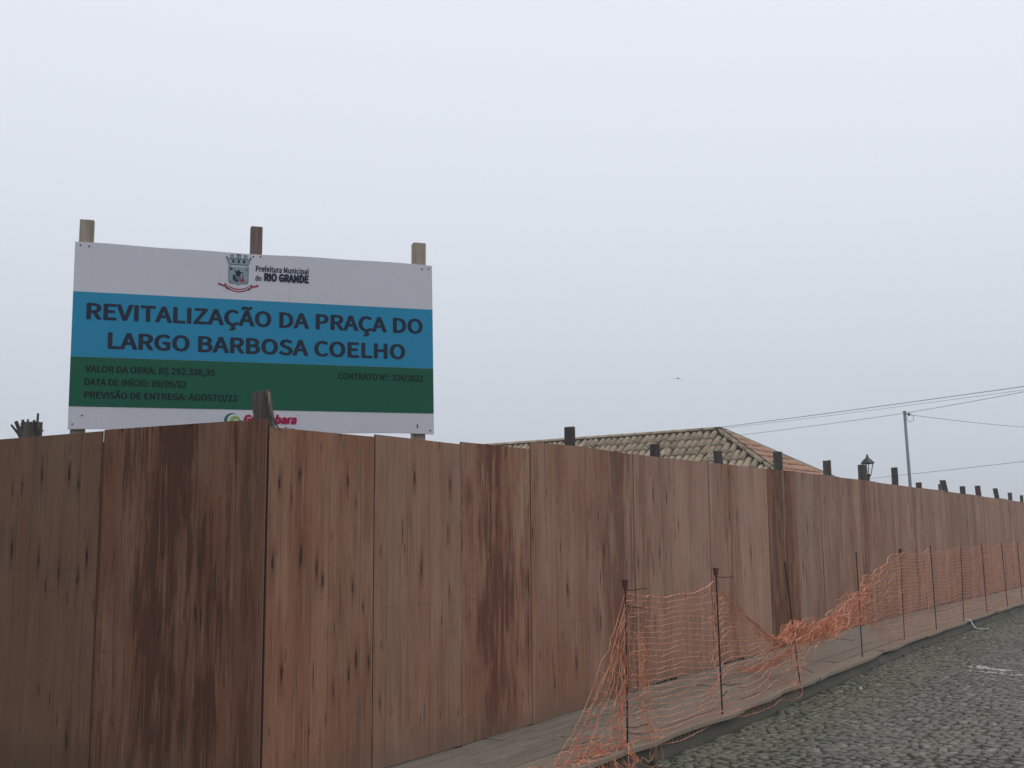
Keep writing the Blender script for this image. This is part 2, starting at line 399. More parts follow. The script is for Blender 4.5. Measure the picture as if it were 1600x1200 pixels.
n_ = 0.0; row = 0; q = 1.0
while q < 9:
    wn = random.uniform(.062, .078); s = -3.0+random.random()*.2
    while s < 42:
        ls = random.uniform(.055, .12); nn = q+wn/2+random.uniform(-.022, .022)
        wob = .035*math.sin(s*.9+row*.3)
        if nn+wob-wn/2 > kn(s)+.012: 
            stones.append((s+ls/2, nn+wob, ls*1.06, wn*random.uniform(.95, 1.25), random.uniform(-.006, .007), random.uniform(-.7, .7), random.randrange(14), (random.gauss(0, .05), random.gauss(0, .05))))
        s += ls
        if nn > 6 and s > 14: s += .0
    q += wn; row += 1
def seen(st):
    v = in_view(FP(st[0], st[1], 0)); return v and -5 < v[0] < 1605 and v[1] < 1210
def wanted(st):
    v = in_view(FP(st[0], st[1], 0)); return v and -300 < v[0] < 1900 and v[1] < 1700 and st[0] < 34
stones = [s for s in stones if wanted(s)]; print('stones', len(stones))
vis = sorted([s for s in stones if seen(s)], key=lambda s: in_view(FP(s[0], s[1]))[2])[:290]; vset = set(id(s) for s in vis)
sm_ = MB()
for st in stones:
    s, n, a, b, dz, rz, k, tl = st
    p = FP(s, n, dz); R = Matrix.Rotation(-TH+math.pi/2+rz, 3, 'Z') @ Matrix.Rotation(tl[0], 3, 'X') @ Matrix.Rotation(tl[1], 3, 'Y')
    if id(st) in vset:
        o = bpy.data.objects.new('cobblestone', cms[k]); link(o, road); o.location = p; o.rotation_euler = R.to_euler(); o.scale = (a, b, 1)
    else:
        vs, fs = shapes[k]; sm_.add([R @ Vector((v.x*a, v.y*b, v.z))+p for v in vs], fs)
so_ = sm_.build('cobbled_surface', M_cobble, road, True); so_['kind'] = 'stuff'
# weeds in the joint at the foot of the kerb
def grass_mat():
    t = NT('weeds', .7); return t.done(t.mix(t.rand(), (.05, .085, .025), (.11, .13, .05)))
gm = MB()
for i in range(3200):
    s = random.uniform(1, 34); n = kn(s)+.015+abs(random.gauss(0, .16 if random.random() < .4 else .05))
    if math.sin(s*1.3)+math.sin(s*3.1+1)+random.uniform(-1, 1) < .3: continue
    h = random.uniform(.008, .03); a = random.random()*6.28; w = .004; l = Vector((random.gauss(0, .012), random.gauss(0, .012), h))
    b = FP(s, n, -.008); dv = Vector((math.cos(a)*w, math.sin(a)*w, 0)); gm.add([b-dv, b+dv, b+l], [(0, 1, 2)])
w_ = gm.build('weeds', grass_mat()); w_['kind'] = 'stuff'; w_['label'] = 'low moss and weeds growing along the foot of the kerb'; 

# ---------------------------------------------------------------- the hoarding
M_shadow_wood = wood_mat('dark_seam_backer', (.035, .022, .016), (.07, .045, .032), .4)  # near-black so the gaps between sheets read as shade
fence = thing('plywood_fence', 'tall stained plywood hoarding turning a corner and running along the cobbled street', 'fence', O)
RZ = math.atan2(D.y, D.x)
def panel(p0, direction, w, zb0, zb1, zt0, zt1, off, lean, props, outward):
    """sheet of 12 mm plywood. local x along the face, local y into the site, z up"""
    th = .013; vs = []; nx, nz = 5, 5
    bow = props.pop('bow', .004)
    for side in (0, 1):
        for j in range(nz+1):
            for i in range(nx+1):
                u = i/nx; v = j/nz; zb = zb0+(zb1-zb0)*u; zt = zt0+(zt1-zt0)*u
                y = side*th + bow*math.sin(math.pi*u)*math.sin(math.pi*v*1.0)
                vs.append((u*w + lean*(v-.5)*2, y, zb+(zt-zb)*v))
    fs = []; mi = []; K = (nx+1)*(nz+1); I = lambda s_, i, j: s_*K+j*(nx+1)+i
    for j in range(nz):
        for i in range(nx):
            fs.append((I(0, i, j), I(0, i+1, j), I(0, i+1, j+1), I(0, i, j+1))); mi.append(0)
            fs.append((I(1, i, j), I(1, i, j+1), I(1, i+1, j+1), I(1, i+1, j))); mi.append(0)
    for i in range(nx):
        fs.append((I(0, i, nz), I(0, i+1, nz), I(1, i+1, nz), I(1, i, nz))); mi.append(1)
        fs.append((I(0, i, 0), I(1, i, 0), I(1, i+1, 0), I(0, i+1, 0))); mi.append(1)
    for j in range(nz):
        fs.append((I(0, 0, j), I(0, 0, j+1), I(1, 0, j+1), I(1, 0, j))); mi.append(1)
        fs.append((I(0, nx, j), I(1, nx, j), I(1, nx, j+1), I(0, nx, j+1))); mi.append(1)
    o = mesh_obj('plywood_panel', vs, fs, M_ply, fence); o.data.materials.append(M_edge)
    for p, k in zip(o.data.polygons, mi): p.material_index = k
    rz = math.atan2(direction.y, direction.x)
    o.location = (p0 + outward*off) - O; o.rotation_euler = (0, 0, rz)
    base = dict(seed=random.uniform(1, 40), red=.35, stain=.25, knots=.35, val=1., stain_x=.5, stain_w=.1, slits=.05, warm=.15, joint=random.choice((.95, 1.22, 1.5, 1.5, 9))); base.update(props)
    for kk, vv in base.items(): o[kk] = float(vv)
    return o
seams = [0.012, 1.015, 2.04, 3.045, 4.0, 4.98, 5.88, 6.88, 7.8, 8.79, 9.92, 11.0, 12.02, 13.08, 14.13, 15.11, 16.2, 17.3, 18.4, 19.5, 20.6, 21.7, 22.8, 23.9, 25.0, 26.1, 27.2, 28.3, 29.4, 30.5, 31.6, 32.7, 33.8, 34.9, 36, 37.1, 38.2, 39.3, 40.4]
tops = [(2.385, 2.395), (2.412, 2.410), (2.430, 2.437), (2.497, 2.515), (2.513, 2.503), (2.505, 2.51), (2.512, 2.52), (2.52, 2.53), (2.53, 2.53), (2.535, 2.555)]
P = [dict(seed=3.4, red=.6, stain=.25, knots=.92, val=.84, warm=.8, slits=.04, stain_x=.3, stain_w=.08),
     dict(seed=11.7, red=.22, stain=.10, knots=.40, val=.80, warm=.6, slits=.10, stain_x=2),
     dict(seed=19.3, red=.55, stain=1.0, knots=.16, val=.9, warm=.6, slits=.10, stain_x=.48, stain_w=.26),
     dict(seed=27.1, red=.5, stain=.12, knots=.62, val=.86, warm=.5, slits=.08, stain_x=.5, stain_w=.1),
     dict(seed=8.6, red=.5, stain=.6, knots=.35, val=.9, slits=.08, stain_x=.62, stain_w=.3),
     dict(seed=31.2, red=.25, stain=.3, knots=.35, val=.93, slits=.12, stain_x=.2, stain_w=.1),
     dict(seed=14.9, red=.15, stain=.15, knots=.4, val=.98, slits=.12),
     dict(seed=22.5, red=.3, stain=.45, knots=.4, val=.98, slits=.15, stain_x=.6, stain_w=.2),
     dict(seed=36.6, red=.15, stain=.05, knots=.15, val=1.02, slits=.03),
     dict(seed=5.5, red=.95, stain=1.0, knots=.3, val=.84, slits=.2, stain_x=.45, stain_w=.5)]
for i in range(len(seams)-1):
    a, b = seams[i]+.003, seams[i+1]-.005
    t0, t1 = tops[i] if i < len(tops) else (2.555+.0009*(a-10), 2.555+.0009*(b-10))
    if i >= len(tops): d_ = random.uniform(-.012, .012); t0 += d_; t1 += d_+random.uniform(-.008, .008)
    gap = .012 if i < 3 else random.choice((.008, .012, .03))
    pr = dict(P[i]) if i < len(P) else dict(red=random.uniform(.1, .5), stain=random.choice((.05, .15, .25, .4, .65)), knots=random.uniform(.1, .45), val=random.uniform(.84, 1.06), slits=random.uniform(.08, .25), warm=random.uniform(-.1, .4), stain_x=random.uniform(.1, .9), stain_w=random.uniform(.1, .35))
    pr['bow'] = random.uniform(-.006, .006)
    ov = 0
    # the seam's left edge is what shows: odd panels lap over even ones
    panel(FP(a), D, b-a+(ov if i % 2 else 0.), walk_z(a, 0)+gap, walk_z(b, 0)+gap, t0, t1, .003 if i % 2 else 0, random.uniform(-.006, .006) if i > 2 else 0, pr, Nn)
for sx_ in seams[1:-1]:
    mb = MB(); mb.box(FP(sx_, -.0405, 1.2)-O, (.07, .045, 2.26 if sx_ < 3 else 2.44), Matrix.Rotation(RZ, 3, 'Z')); mb.build('seam_backer', M_shadow_wood, fence)  # added dark backing, blocks the sky so each seam gap shows dark
# left face: runs from the corner away to the left; local x runs from far end to the corner
dL = -Nn; outL = -D
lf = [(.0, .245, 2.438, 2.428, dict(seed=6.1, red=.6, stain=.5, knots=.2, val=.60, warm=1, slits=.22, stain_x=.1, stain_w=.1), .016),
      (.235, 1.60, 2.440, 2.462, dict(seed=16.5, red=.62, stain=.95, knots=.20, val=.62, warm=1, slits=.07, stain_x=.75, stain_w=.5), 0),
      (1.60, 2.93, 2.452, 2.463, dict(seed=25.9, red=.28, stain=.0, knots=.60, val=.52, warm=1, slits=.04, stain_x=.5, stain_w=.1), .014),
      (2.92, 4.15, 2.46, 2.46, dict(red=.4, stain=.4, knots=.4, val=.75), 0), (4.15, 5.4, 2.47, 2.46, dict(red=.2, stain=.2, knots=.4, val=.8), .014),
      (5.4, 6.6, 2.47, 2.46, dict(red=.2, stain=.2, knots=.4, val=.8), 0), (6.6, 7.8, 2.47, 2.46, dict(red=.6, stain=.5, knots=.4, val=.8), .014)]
for (a, b, ta, tb, pr, off) in lf:
    pr = dict(pr); pr['bow'] = random.uniform(-.005, .005)
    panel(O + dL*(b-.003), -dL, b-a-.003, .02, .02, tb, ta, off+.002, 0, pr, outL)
    if b < 7: mb = MB(); mb.box(dL*b - outL*.0405 + Vector((0, 0, 1.2)), (.07, .045, 2.36), Matrix.Rotation(math.atan2(dL.y, dL.x), 3, 'Z')); mb.build('seam_backer', M_shadow_wood, fence)  # same added dark backing behind the left-face seams
nl = MB()
def nail(p, nx, r=.0045):
    lat = Vector((0, 0, 1)).cross(nx); k = 6
    nl.add([p+nx*.003]+[p+lat*(r*math.cos(6.283*i/k))+Vector((0, 0, r*math.sin(6.283*i/k))) for i in range(k)], [(0, 1+i, 1+(i+1) % k) for i in range(k)])
for i, sx_ in enumerate(seams[:-1]):
    if sx_ > 20: break
    for z_ in (.35, .85, 1.35, 1.85, 2.3):
        for dx in (.03, .48, .95): nail(FP(sx_+dx+random.uniform(-.01, .01), (.0035 if i % 2 else .0005), z_+random.uniform(-.04, .04))-O, Nn)
for a_ in (.05, .28, .7, 1.1, 1.55, 1.65, 2.1, 2.6, 2.88):
    for z_ in (.35, .85, 1.35, 1.85, 2.33): nail(dL*(a_+random.uniform(-.01, .01)) + outL*(.0195 if a_ < .24 else .003 if a_ < 1.6 else .0175) + Vector((0, 0, z_+random.uniform(-.04, .04))), outL)
no = nl.build('nails', M_rebar, fence); no['kind'] = 'stuff'
# stumps of rough posts standing up behind the sheets
def rough_post(loc, w, d, z0, z1, mat, lean=(0, 0), rz=0, name='post', top_tilt=.0, k=8, rounded=True):
    vs = []; fs = []; zs = [z0, (z0+z1)*.5, z1-.28, z1-.14, z1-.004, z1]; jit = [random.uniform(.86, 1.1) for _ in range(k)]
    for zi, z in enumerate(zs):
        for j in range(k):
            a = 2*math.pi*(j+.5)/k; pw = .45
            cx = math.copysign(abs(math.cos(a))**pw, math.cos(a)); cy = math.copysign(abs(math.sin(a))**pw, math.sin(a))
            f = jit[j]*(1+random.uniform(-.03, .03))*(1-.04*(zi == 5))
            L_ = max(z-(z1-.35), 0)/.35
            vs.append((cx*w/2*f+lean[0]*L_, cy*d/2*f+lean[1]*L_, z+(top_tilt*cx if zi >= 4 else 0)+(random.uniform(-.006, .006) if zi == 5 else 0)))
    for i in range(len(zs)-1):
        for j in range(k): fs.append((i*k+j, i*k+(j+1) % k, (i+1)*k+(j+1) % k, (i+1)*k+j))
    fs.append(tuple((len(zs)-1)*k+j for j in range(k)))
    o = mesh_obj(name, vs, fs, mat, fence); o.location = Vector(loc)-O; o.rotation_euler = (0, 0, rz); return o
stumps = [(3.86, 2.70, .11, 0), (5.66, 2.66, .105, 0), (7.43, 2.70, .105, -.03), (9.5, 2.81, .135, 0), (11.66, 2.81, .12, 0), (13.64, 2.845, .15, 0), (15.7, 2.895, .12, .0),
          (17.55, 2.69, .12, 0), (20.02, 2.83, .12, -.06), (21.85, 2.76, .13, 0), (23.8, 2.84, .12, -.02), (26.35, 2.86, .12, -.05), (28.35, 2.8, .10, 0), (30.4, 2.78, .10, 0), (32.6, 2.8, .11, 0), (34.8, 2.82, .11, 0), (37, 2.8, .11, 0)]
for i, (s, z, w, ln) in enumerate(stumps):
    s += .05+.012*s
    rough_post(FP(s, -.075-w/2), w, w*.95, 0, z, M_stump_red if i in (7, 10) else M_stump, (ln, ln*.4), -TH*.3+random.uniform(-.1, .1))
# the leaning corner stump with a split strip and a twig
cp = rough_post(FP(.085, -.085), .11, .10, 0, 2.615, M_stump, (-.055, 0), .0, top_tilt=.012); cp['label'] = 'leaning corner post with a splintered top'
mb = MB(); b = FP(.085, -.085)-O + Vector((-.02, .0, -.04))
mb.tube([b+Vector((.025, -.06, 2.63)), b+Vector((.030, -.062, 2.56)), b+Vector((.05, -.06, 2.50)), b+Vector((.085, -.06, 2.44)), b+Vector((.11, -.06, 2.405))], [.008, .009, .008, .006, .003], 5)
mb.build('splinter', M_stump, fence)
mb = MB(); mb.tube([b+Vector((.03, -.058, 2.648)), b+Vector((.036, -.062, 2.60)), b+Vector((.034, -.06, 2.56))], [.006, .006, .002], 4); mb.build('splinter', M_split, fence)
# splintered stump on the left face
lp = O + dL*2.60 - outL*.10
rough_post(lp, .135, .12, 0, 2.585, M_stump, (0, 0), 0)
b = lp-O
for (x0, x1, z1, r) in ((-.05, -.135, 2.565, .011), (-.045, -.10, 2.59, .018), (-.03, -.05, 2.602, .014), (.0, -.012, 2.605, .010), (.055, .062, 2.65, .011), (.06, .098, 2.585, .006), (.055, .11, 2.525, .005), (.03, .035, 2.60, .012)):
    mb = MB(); zb = 2.44
    mb.tube([b+Vector((x0, -.045, zb)), b+Vector(((x0*.6+x1*.4), -.05, zb+(z1-zb)*.5)), b+Vector((x1, -.055, z1))], [r, r*.95, r*.8], 5)
    mb.build('splinter', M_stump, fence)
# forked stump beside the ninth post
mb = MB(); q = FP(19.55, -.10)-O; mb.tube([q+Vector((0, 0, 1.5)), q+Vector((0, 0, 2.60)), q+Vector((-.01, 0, 2.72))], [.03, .03, .025], 5); mb.box(q+Vector((.1, .05, 2.575)), (.16, .05, .06)); mb.build('post', M_stump, fence)
mb = MB(); q = FP(15.9, -.1)-O; mb.tube([q+Vector((0, 0, 2.5)), q+Vector((.02, .02, 2.8)), q+Vector((.05, .03, 2.9))], [.006, .005, .003], 4); mb.build('splinter', M_stump, fence)
# rails behind the sheets
for z in (.55, 1.3, 2.15):
    mb = MB(); q = FP(20.3, -.09, z)-O; mb.box(q, (40.3, .045, .07), Matrix.Rotation(RZ, 3, 'Z')); mb.build('rail', M_lumber_d, fence)
    mb = MB(); q = dL*4.0 - outL*.09 + Vector((0, 0, z)); mb.box(q, (7.6, .045, .07), Matrix.Rotation(math.atan2(dL.y, dL.x), 3, 'Z')); mb.build('rail', M_lumber_d, fence)

# ---------------------------------------------------------------- the site sign
SW, SH = 3.2, 1.637; yaw, tilt, roll = .3295, .0196, .0084
sign = thing('project_sign', 'large white, blue and green construction sign on three timber posts behind the plywood corner', 'sign', (-2.2642, 9.7029, 0), yaw)
SC = Vector((0, 0, 3.4635))
RM = Matrix.Rotation(-tilt, 3, 'X') @ Matrix.Rotation(-roll, 3, 'Y')
def part(name, vs, fs, mat, z, parent=sign):
    """flat or solid piece in board coordinates x right, y up, z towards the viewer"""
    V_ = [RM @ Vector((v[0], -(z + (v[2] if len(v) > 2 else 0)), v[1])) + SC for v in vs]
    return mesh_obj(name, V_, fs, mat, parent)
def prism(name, poly, mat, z, th=.0008, parent=sign):
    n = len(poly); vs = [(x, y, th) for x, y in poly]+[(x, y, -.0006) for x, y in poly]
    return part(name, vs, [tuple(range(n))]+[(i, n+i, n+(i+1) % n, (i+1) % n) for i in range(n)], mat, z, parent)
def slab(name, x0, x1, y0, y1, z0, z1, mat):
    mb = MB(); mb.box(((x0+x1)/2, (y0+y1)/2, (z0+z1)/2), (x1-x0, y1-y0, z1-z0)); return part(name, [tuple(v) for v in mb.v], mb.f, mat, 0)
HX, HY = SW/2, SH/2
# board as a gridded sheet with slightly wavy edges
vs, fs = [], []; NXB = 24
for side in (0, 1):
    for j in (0, 1):
        for i in range(NXB+1):
            u = i/NXB; vs.append((-HX+SW*u, (-HY if j == 0 else HY)+.004*math.sin(u*9+j)+.003*math.sin(u*23), 0 if side == 0 else -.02))
K = NXB+1
for i in range(NXB):
    fs += [(i, i+1, K+i+1, K+i), (2*K+i, 3*K+i, 3*K+i+1, 2*K+i+1), (K+i, K+i+1, 3*K+i+1, 3*K+i), (i, 2*K+i, 2*K+i+1, i+1)]
fs += [(0, K, 3*K, 2*K), (NXB, 2*K+NXB, 3*K+NXB, K+NXB)]
board = part('board', vs, fs, M_white, 0)
prism('blue_band', [(-HX, -.192), (HX, -.192), (HX, .380), (-HX, .380)], M_blue, .0016)
prism('green_band', [(-HX, -.623), (HX, -.623), (HX, -.194), (-HX, -.194)], M_green, .0016)
dg_fonts = {}
def sans():
    import os
    try: return bpy.data.fonts.load(os.path.join(bpy.utils.resource_path('LOCAL'), 'datafiles', 'fonts', 'Noto Sans CJK Regular.woff2'))   # ships with Blender
    except Exception: return None
SANS = sans()
def text_mesh(body, bold=0, shear=0):
    cu = bpy.data.curves.new('lettering', 'FONT'); cu.body = body
    if SANS: cu.font = SANS
    cu.space_character = 1+bold*.8; cu.shear = shear; cu.resolution_u = 3
    o = bpy.data.objects.new('lettering', cu); C.objects.link(o); bpy.context.view_layer.update()
    me = bpy.data.meshes.new_from_object(o.evaluated_get(bpy.context.evaluated_depsgraph_get()))
    bpy.data.objects.remove(o); return me
capm = text_mesh('H'); CAP = max(v.co.y for v in capm.vertices)
def lettering(body, x0, x1, y0, cap, mat, bold=.025, z=.0032, shear=0, name='lettering', slope=0):
    me = text_mesh(body, bold, shear); xs = [v.co.x for v in me.vertices]; a, b = min(xs)-bold, max(xs)+bold
    kx = (x1-x0)/(b-a); ky = cap/(CAP+2*bold*.7); vs = []; fs = []
    offs = [(0, 0)] if not bold else [(math.cos(t_)*bold, math.sin(t_)*bold*.7) for t_ in [i*math.pi/4 for i in range(8)]]+[(0, 0)]
    for k_, (ox, oy) in enumerate(offs):
        n0 = len(vs)
        vs += [(x0+(v.co.x+ox-a)*kx, y0+(v.co.y+oy+bold*.7)*ky, k_*.00012) for v in me.vertices]
        fs += [tuple(i+n0 for i in p.vertices) for p in me.polygons]
    return part(name, vs, fs, mat, z)
lettering('REVITALIZAÇÃO DA PRAÇA DO', -1.487, 1.502, .137, .147, M_ink, .016)
lettering('LARGO BARBOSA COELHO', -1.306, 1.330, -.116, .147, M_ink, .016)
lettering('VALOR DA OBRA: R$ 292.338,35', -1.480, -.403, -.326, .060, M_ink2, .018)
lettering('DATA DE INÍCIO: 09/05/22', -1.481, -.643, -.440, .060, M_ink2, .018)
lettering('PREVISÃO DE ENTREGA: AGOSTO/22', -1.481, -.206, -.552, .060, M_ink2, .018)
lettering('CONTRATO Nº: 334/2022', .693, 1.501, -.322, .060, M_ink2, .018)
lettering('Prefeitura Municipal', -.060, .421, .652, .055, M_ink, .014)
lettering('do', -.064, -.008, .566, .050, M_ink, .014)
lettering('RIO GRANDE', .014, .422, .566, .078, M_ink, .034)
lettering('Guanabara', -.149, .322, -.748, .082, M_mag, .036, shear=.22)
lettering('construções', -.040, .304, -.812, .036, M_ink, .012)
lettering('®', .322, .338, -.672, .012, M_ink, .0)
# municipal crest
cx, cy = -.213, .0
z = .0016
def crest(name, pts, mat, z): return prism(name, [(cx+x, y) for x, y in pts], mat, z)
crown = [(-.118, .775), (-.105, .785), (-.098, .765), (-.080, .758), (-.078, .795), (-.045, .800), (-.045, .765), (-.020, .765), (-.020, .805), (.020, .805), (.020, .765), (.045, .765), (.045, .800), (.078, .795), (.080, .758), (.098, .765), (.105, .785), (.118, .775), (.086, .700), (-.086, .700)]
crest('crest_crown', [(x*.98, y) for x, y in crown], M_grey, z)
crest('crest_crown', [(-.098, .752), (.098, .752), (.080, .708), (-.080, .708)], M_teal, z+.0012)
for dx in (-.048, 0, .048): crest('crest_detail', [(dx-.010, .722), (dx+.010, .722), (dx+.010, .744), (dx, .750), (dx-.010, .744)], M_navy, z+.0024)
for dx in (-.062, 0, .062): crest('crest_detail', [(dx-.013, .765), (dx+.013, .765), (dx+.013, .790), (dx-.013, .790)], M_teal, z+.0012)
sh = [(-.090, .692), (.090, .692), (.088, .545), (.080, .528), (.018, .526), (0, .512), (-.018, .526), (-.080, .528), (-.088, .545)]
crest('crest_shield', sh, M_grey, z)
crest('crest_shield', [(x*.92, .604+(y-.604)*.93) for x, y in sh], M_teal, z+.0012)
crest('crest_detail', [(-.066, .690), (.066, .690), (.066, .682), (-.066, .682)], M_white, z+.0024)
crest('crest_detail', [(-.078, .672), (-.055, .675), (-.052, .655), (-.074, .650)], M_navy, z+.0024)
crest('crest_detail', [(.062, .672), (.072, .672), (.072, .648), (.064, .650)], M_navy, z+.0024)
crest('crest_detail', [(-.040, .658), (-.016, .640), (-.006, .655), (.010, .655), (.014, .636), (.050, .640), (.022, .624), (.012, .600), (.022, .588), (.004, .584), (-.022, .600), (-.026, .622)], M_navy, z+.0024)
crest('crest_detail', [(-.044, .618), (-.026, .596), (-.020, .570), (.000, .560), (-.010, .540), (-.036, .552), (-.054, .578)], M_navy, z+.0036)
crest('crest_detail', [(.040, .622), (.046, .600), (.040, .575), (.058, .562), (.040, .546), (.012, .544), (.022, .560), (.034, .590)], M_mag, z+.0024)
crest('crest_detail', [(-.014, .592), (.014, .596), (.024, .570), (.004, .552), (-.016, .566)], M_grey, z+.0048)
crest('crest_detail', [(-.072, .556), (-.064, .556), (-.064, .540), (-.072, .540)], M_grey, z+.0024); crest('crest_detail', [(.058, .556), (.070, .556), (.070, .540), (.058, .540)], M_grey, z+.0024)
def arc(x0, x1, yc, sag, th, n=12):
    up = []; dn = []
    for i in range(n+1):
        u = i/n*2-1; x = x0+(x1-x0)*i/n; y = yc - sag*(1-u*u); up.append((x, y+th/2)); dn.append((x, y-th/2))
    return dn+up[::-1]
def ribbon(x0, x1, yc, sag, th, mat, z, n=12):
    p = arc(x0, x1, yc, sag, th, n); vs = [(cx+x, y, .0006) for x, y in p]; N = len(p)
    return part('crest_ribbon', vs, [(i, i+1, N-2-i, N-1-i) for i in range(n)], mat, z)
ribbon(-.122, .122, .515, .050, .032, M_rib, z); ribbon(-.108, .108, .508, .045, .008, M_white, z+.0012)
crest('crest_ribbon', [(-.180, .532), (-.112, .505), (-.086, .472), (-.100, .488), (-.182, .512), (-.172, .522)], M_rib, z)
crest('crest_ribbon', [(.180, .532), (.172, .522), (.182, .512), (.100, .488), (.086, .472), (.112, .505)], M_rib, z)
crest('crest_detail', [(-.118, .496), (-.092, .488), (-.088, .466)], M_ink, z+.0024); crest('crest_detail', [(.118, .496), (.088, .466), (.092, .488)], M_ink, z+.0024)
# contractor's round mark
def disc(x, y, rx, ry, n=20, a0=0, a1=2*math.pi): return [(x+rx*math.cos(a0+(a1-a0)*i/n), y+ry*math.sin(a0+(a1-a0)*i/n)) for i in range(n)]
prism('logo_mark', disc(-.250, -.722, .068, .068), M_lg, z); prism('logo_mark', disc(-.232, -.722, .058, .058), M_white, z+.0012)
prism('logo_mark', disc(-.222, -.728, .048, .050), M_ll, z+.0024); prism('logo_mark', disc(-.214, -.732, .020, .020), M_white, z+.0036)
# screws
for (x, y) in ((-1.555, .795), (-1.485, .788), (-.085, .790), (-.02, .795), (1.50, .775), (1.565, .780), (-1.565, -.775), (-1.49, -.70), (1.565, -.785), (1.44, -.745)):
    prism('screw', disc(x, y, .007, .007, 8), M_rebar, .0015, .003)
prism('crest_detail', [(1.436, -.765), (1.444, -.765), (1.444, -.725), (1.436, -.725)], M_ink, .0016)
for i, (x, w, top, mt) in enumerate(((-1.518, .12, 1.012, M_lumber), (-.063, .105, 1.082, M_lumber_d), (1.475, .125, 1.060, M_lumber))):
    mb = MB(); zt = SC.z+top-.008*(x/1.5); mb.box((x, .075, zt/2-.1), (w, .09, zt+.2)); o = mb.build('post', mt, sign)
    bm = bmesh.new(); bm.from_mesh(o.data); bmesh.ops.bevel(bm, geom=[e for e in bm.edges], offset=.006, segments=1, affect='EDGES'); bm.to_mesh(o.data); bm.free()
for zz in (-.55, .55):
    mb = MB(); mb.box((0, .0, 0), (3.1, .03, .08)); mb.v = [v+Vector((0, .135, SC.z+zz)) for v in mb.v]; mb.build('batten', M_lumber_d, sign)

# ---------------------------------------------------------------- rebar stakes
rods = [(2.66, 1.10, 2.68, 1.37, 1, 'rebar stake with a maroon cap at the loose near end of the orange net'),
        (4.34, 1.16, 4.30, 1.41, 1, 'rebar stake with a maroon cap where the net begins to sag'),
        (6.68, 1.07, 6.36, 1.41, 0, 'bare leaning rebar stake rising from the bunched orange net'),
        (9.32, .99, 9.28, 1.47, 0, 'upright bare rebar stake at the far side of the collapsed net'),
        (11.76, .92, 11.81, 1.47, 1, 'rebar stake with a small cap where the net climbs back to full height'),
        (13.71, .95, 13.63, 1.50, 0, 'first bare rebar stake beyond the stake where the net regains height'),
        (15.76, .97, 15.91, 1.47, 0, 'bare rebar stake just before the white scrap by the kerb'),
        (17.87, .99, 17.76, 1.48, 0, 'third bare rebar stake from the right edge of the photo'),
        (19.95, 1.03, 19.73, 1.48, 0, 'bare rebar stake second from the right edge of the photo'),
        (21.87, 1.04, 21.69, 1.49, 0, 'rebar stake standing right at the right edge of the photo')]
rods.append((23.9, 1.04, 23.85, 1.47, 0, 'last rebar stake up the street where the orange net ends'))
def stake(s0, n0, s1, z1, cap, label):
    t = thing('rebar_stake', label, 'stake', FP(s0, n0, 0), 0, 'rebar stakes along the kerb')
    base = FP(s0, n0-.03, .11)-FP(s0, n0, 0); top = FP(s1, n0-.03, z1)-FP(s0, n0, 0)
    pts = [base.lerp(top, i/60) + Vector((.0, 0, 0)) for i in range(61)]
    mb = MB(); mb.tube(pts, [.0075 if i % 2 else .0064 for i in range(61)], 6); mb.build('rod', M_rebar, t, True)
    if cap:
        r = .026 if s0 < 6 else .022
        mb = MB(); mb.tube([top+Vector((0, 0, -.062)), top+Vector((0, 0, -.055)), top+Vector((0, 0, -.004)), top+Vector((0, 0, .0))], [r*.72, r*.85, r, r*.9], 14); mb.build('cap', M_cap, t)
        mb = MB(); mb.tube([top+Vector((0, 0, -.012)), top+Vector((0, 0, -.002)), top+Vector((0, 0, .003))], [r*1.12, r*1.15, r*1.0], 14); mb.build('cap_rim', M_cap, t)
    return t, base, top
for i, (s0, n0, s1, z1, cap, lb) in enumerate(rods):
    t, b0, t0 = stake(s0, n0, s1, z1, cap, lb)
    if i < 3:
        def tie(p, L, dz, wob=.01):
            mb = MB(); p = Vector(p); mb.tube([p-Vector((.008, 0, 0)), p+Vector((L*.35, .02, -wob)), p+Vector((L*.7, .03, dz*.6)), p+Vector((L, .05, dz))], .0032, 5); mb.build('tie_wire', M_rebar, t)
        if i < 2: tie(t0+Vector((0, 0, -.075)), .17, .002 if i == 0 else -.01)
        if i == 0: tie(t0+Vector((0, 0, -.20)), .13, -.02)
        if i == 1: tie(b0+Vector((0, 0, .30)), .19, -.005); tie(b0+Vector((0, 0, .21)), .06, .03)
        if i == 0: tie(b0+Vector((0, 0, .18)), .16, .01)
        if i == 2: tie(b0+Vector((0, 0, .20)), .16, -.07)

# ---------------------------------------------------------------- orange safety net
TOP = [(2.68, 1.275), (2.85, 1.25), (3.0, 1.235), (3.35, 1.205), (3.85, 1.225), (4.12, 1.255), (4.31, 1.30), (4.5, 1.26), (4.85, 1.09), (5.2, .90), (5.6, .75), (5.95, .67), (6.2, .64), (6.45, .74), (6.84, .75), (7.5, .72), (8.0, .72), (8.5, .80), (8.96, .94), (10.05, 1.18), (11.1, 1.38), (11.8, 1.42), (12.6, 1.375), (13.0, 1.38), (13.65, 1.44), (14.7, 1.36), (15.3, 1.41), (15.85, 1.45), (16.9, 1.39), (17.8, 1.46), (18.9, 1.41), (19.8, 1.46), (20.8, 1.42), (21.8, 1.47), (23, 1.42), (23.9, 1.46), (25, 1.41), (26, 1.46), (27, 1.41), (28, 1.46), (29, 1.41), (30, 1.46), (31, 1.41), (32.1, 1.46)]
BOT = [(2.68, .16), (3.4, .08), (4.2, .13), (4.5, .10), (5.5, .05), (6.4, .12), (6.7, .2), (6.95, .50), (7.7, .51), (8.9, .56), (9.5, .55), (10.2, .36), (10.9, .20), (12, .15), (33, .15)]
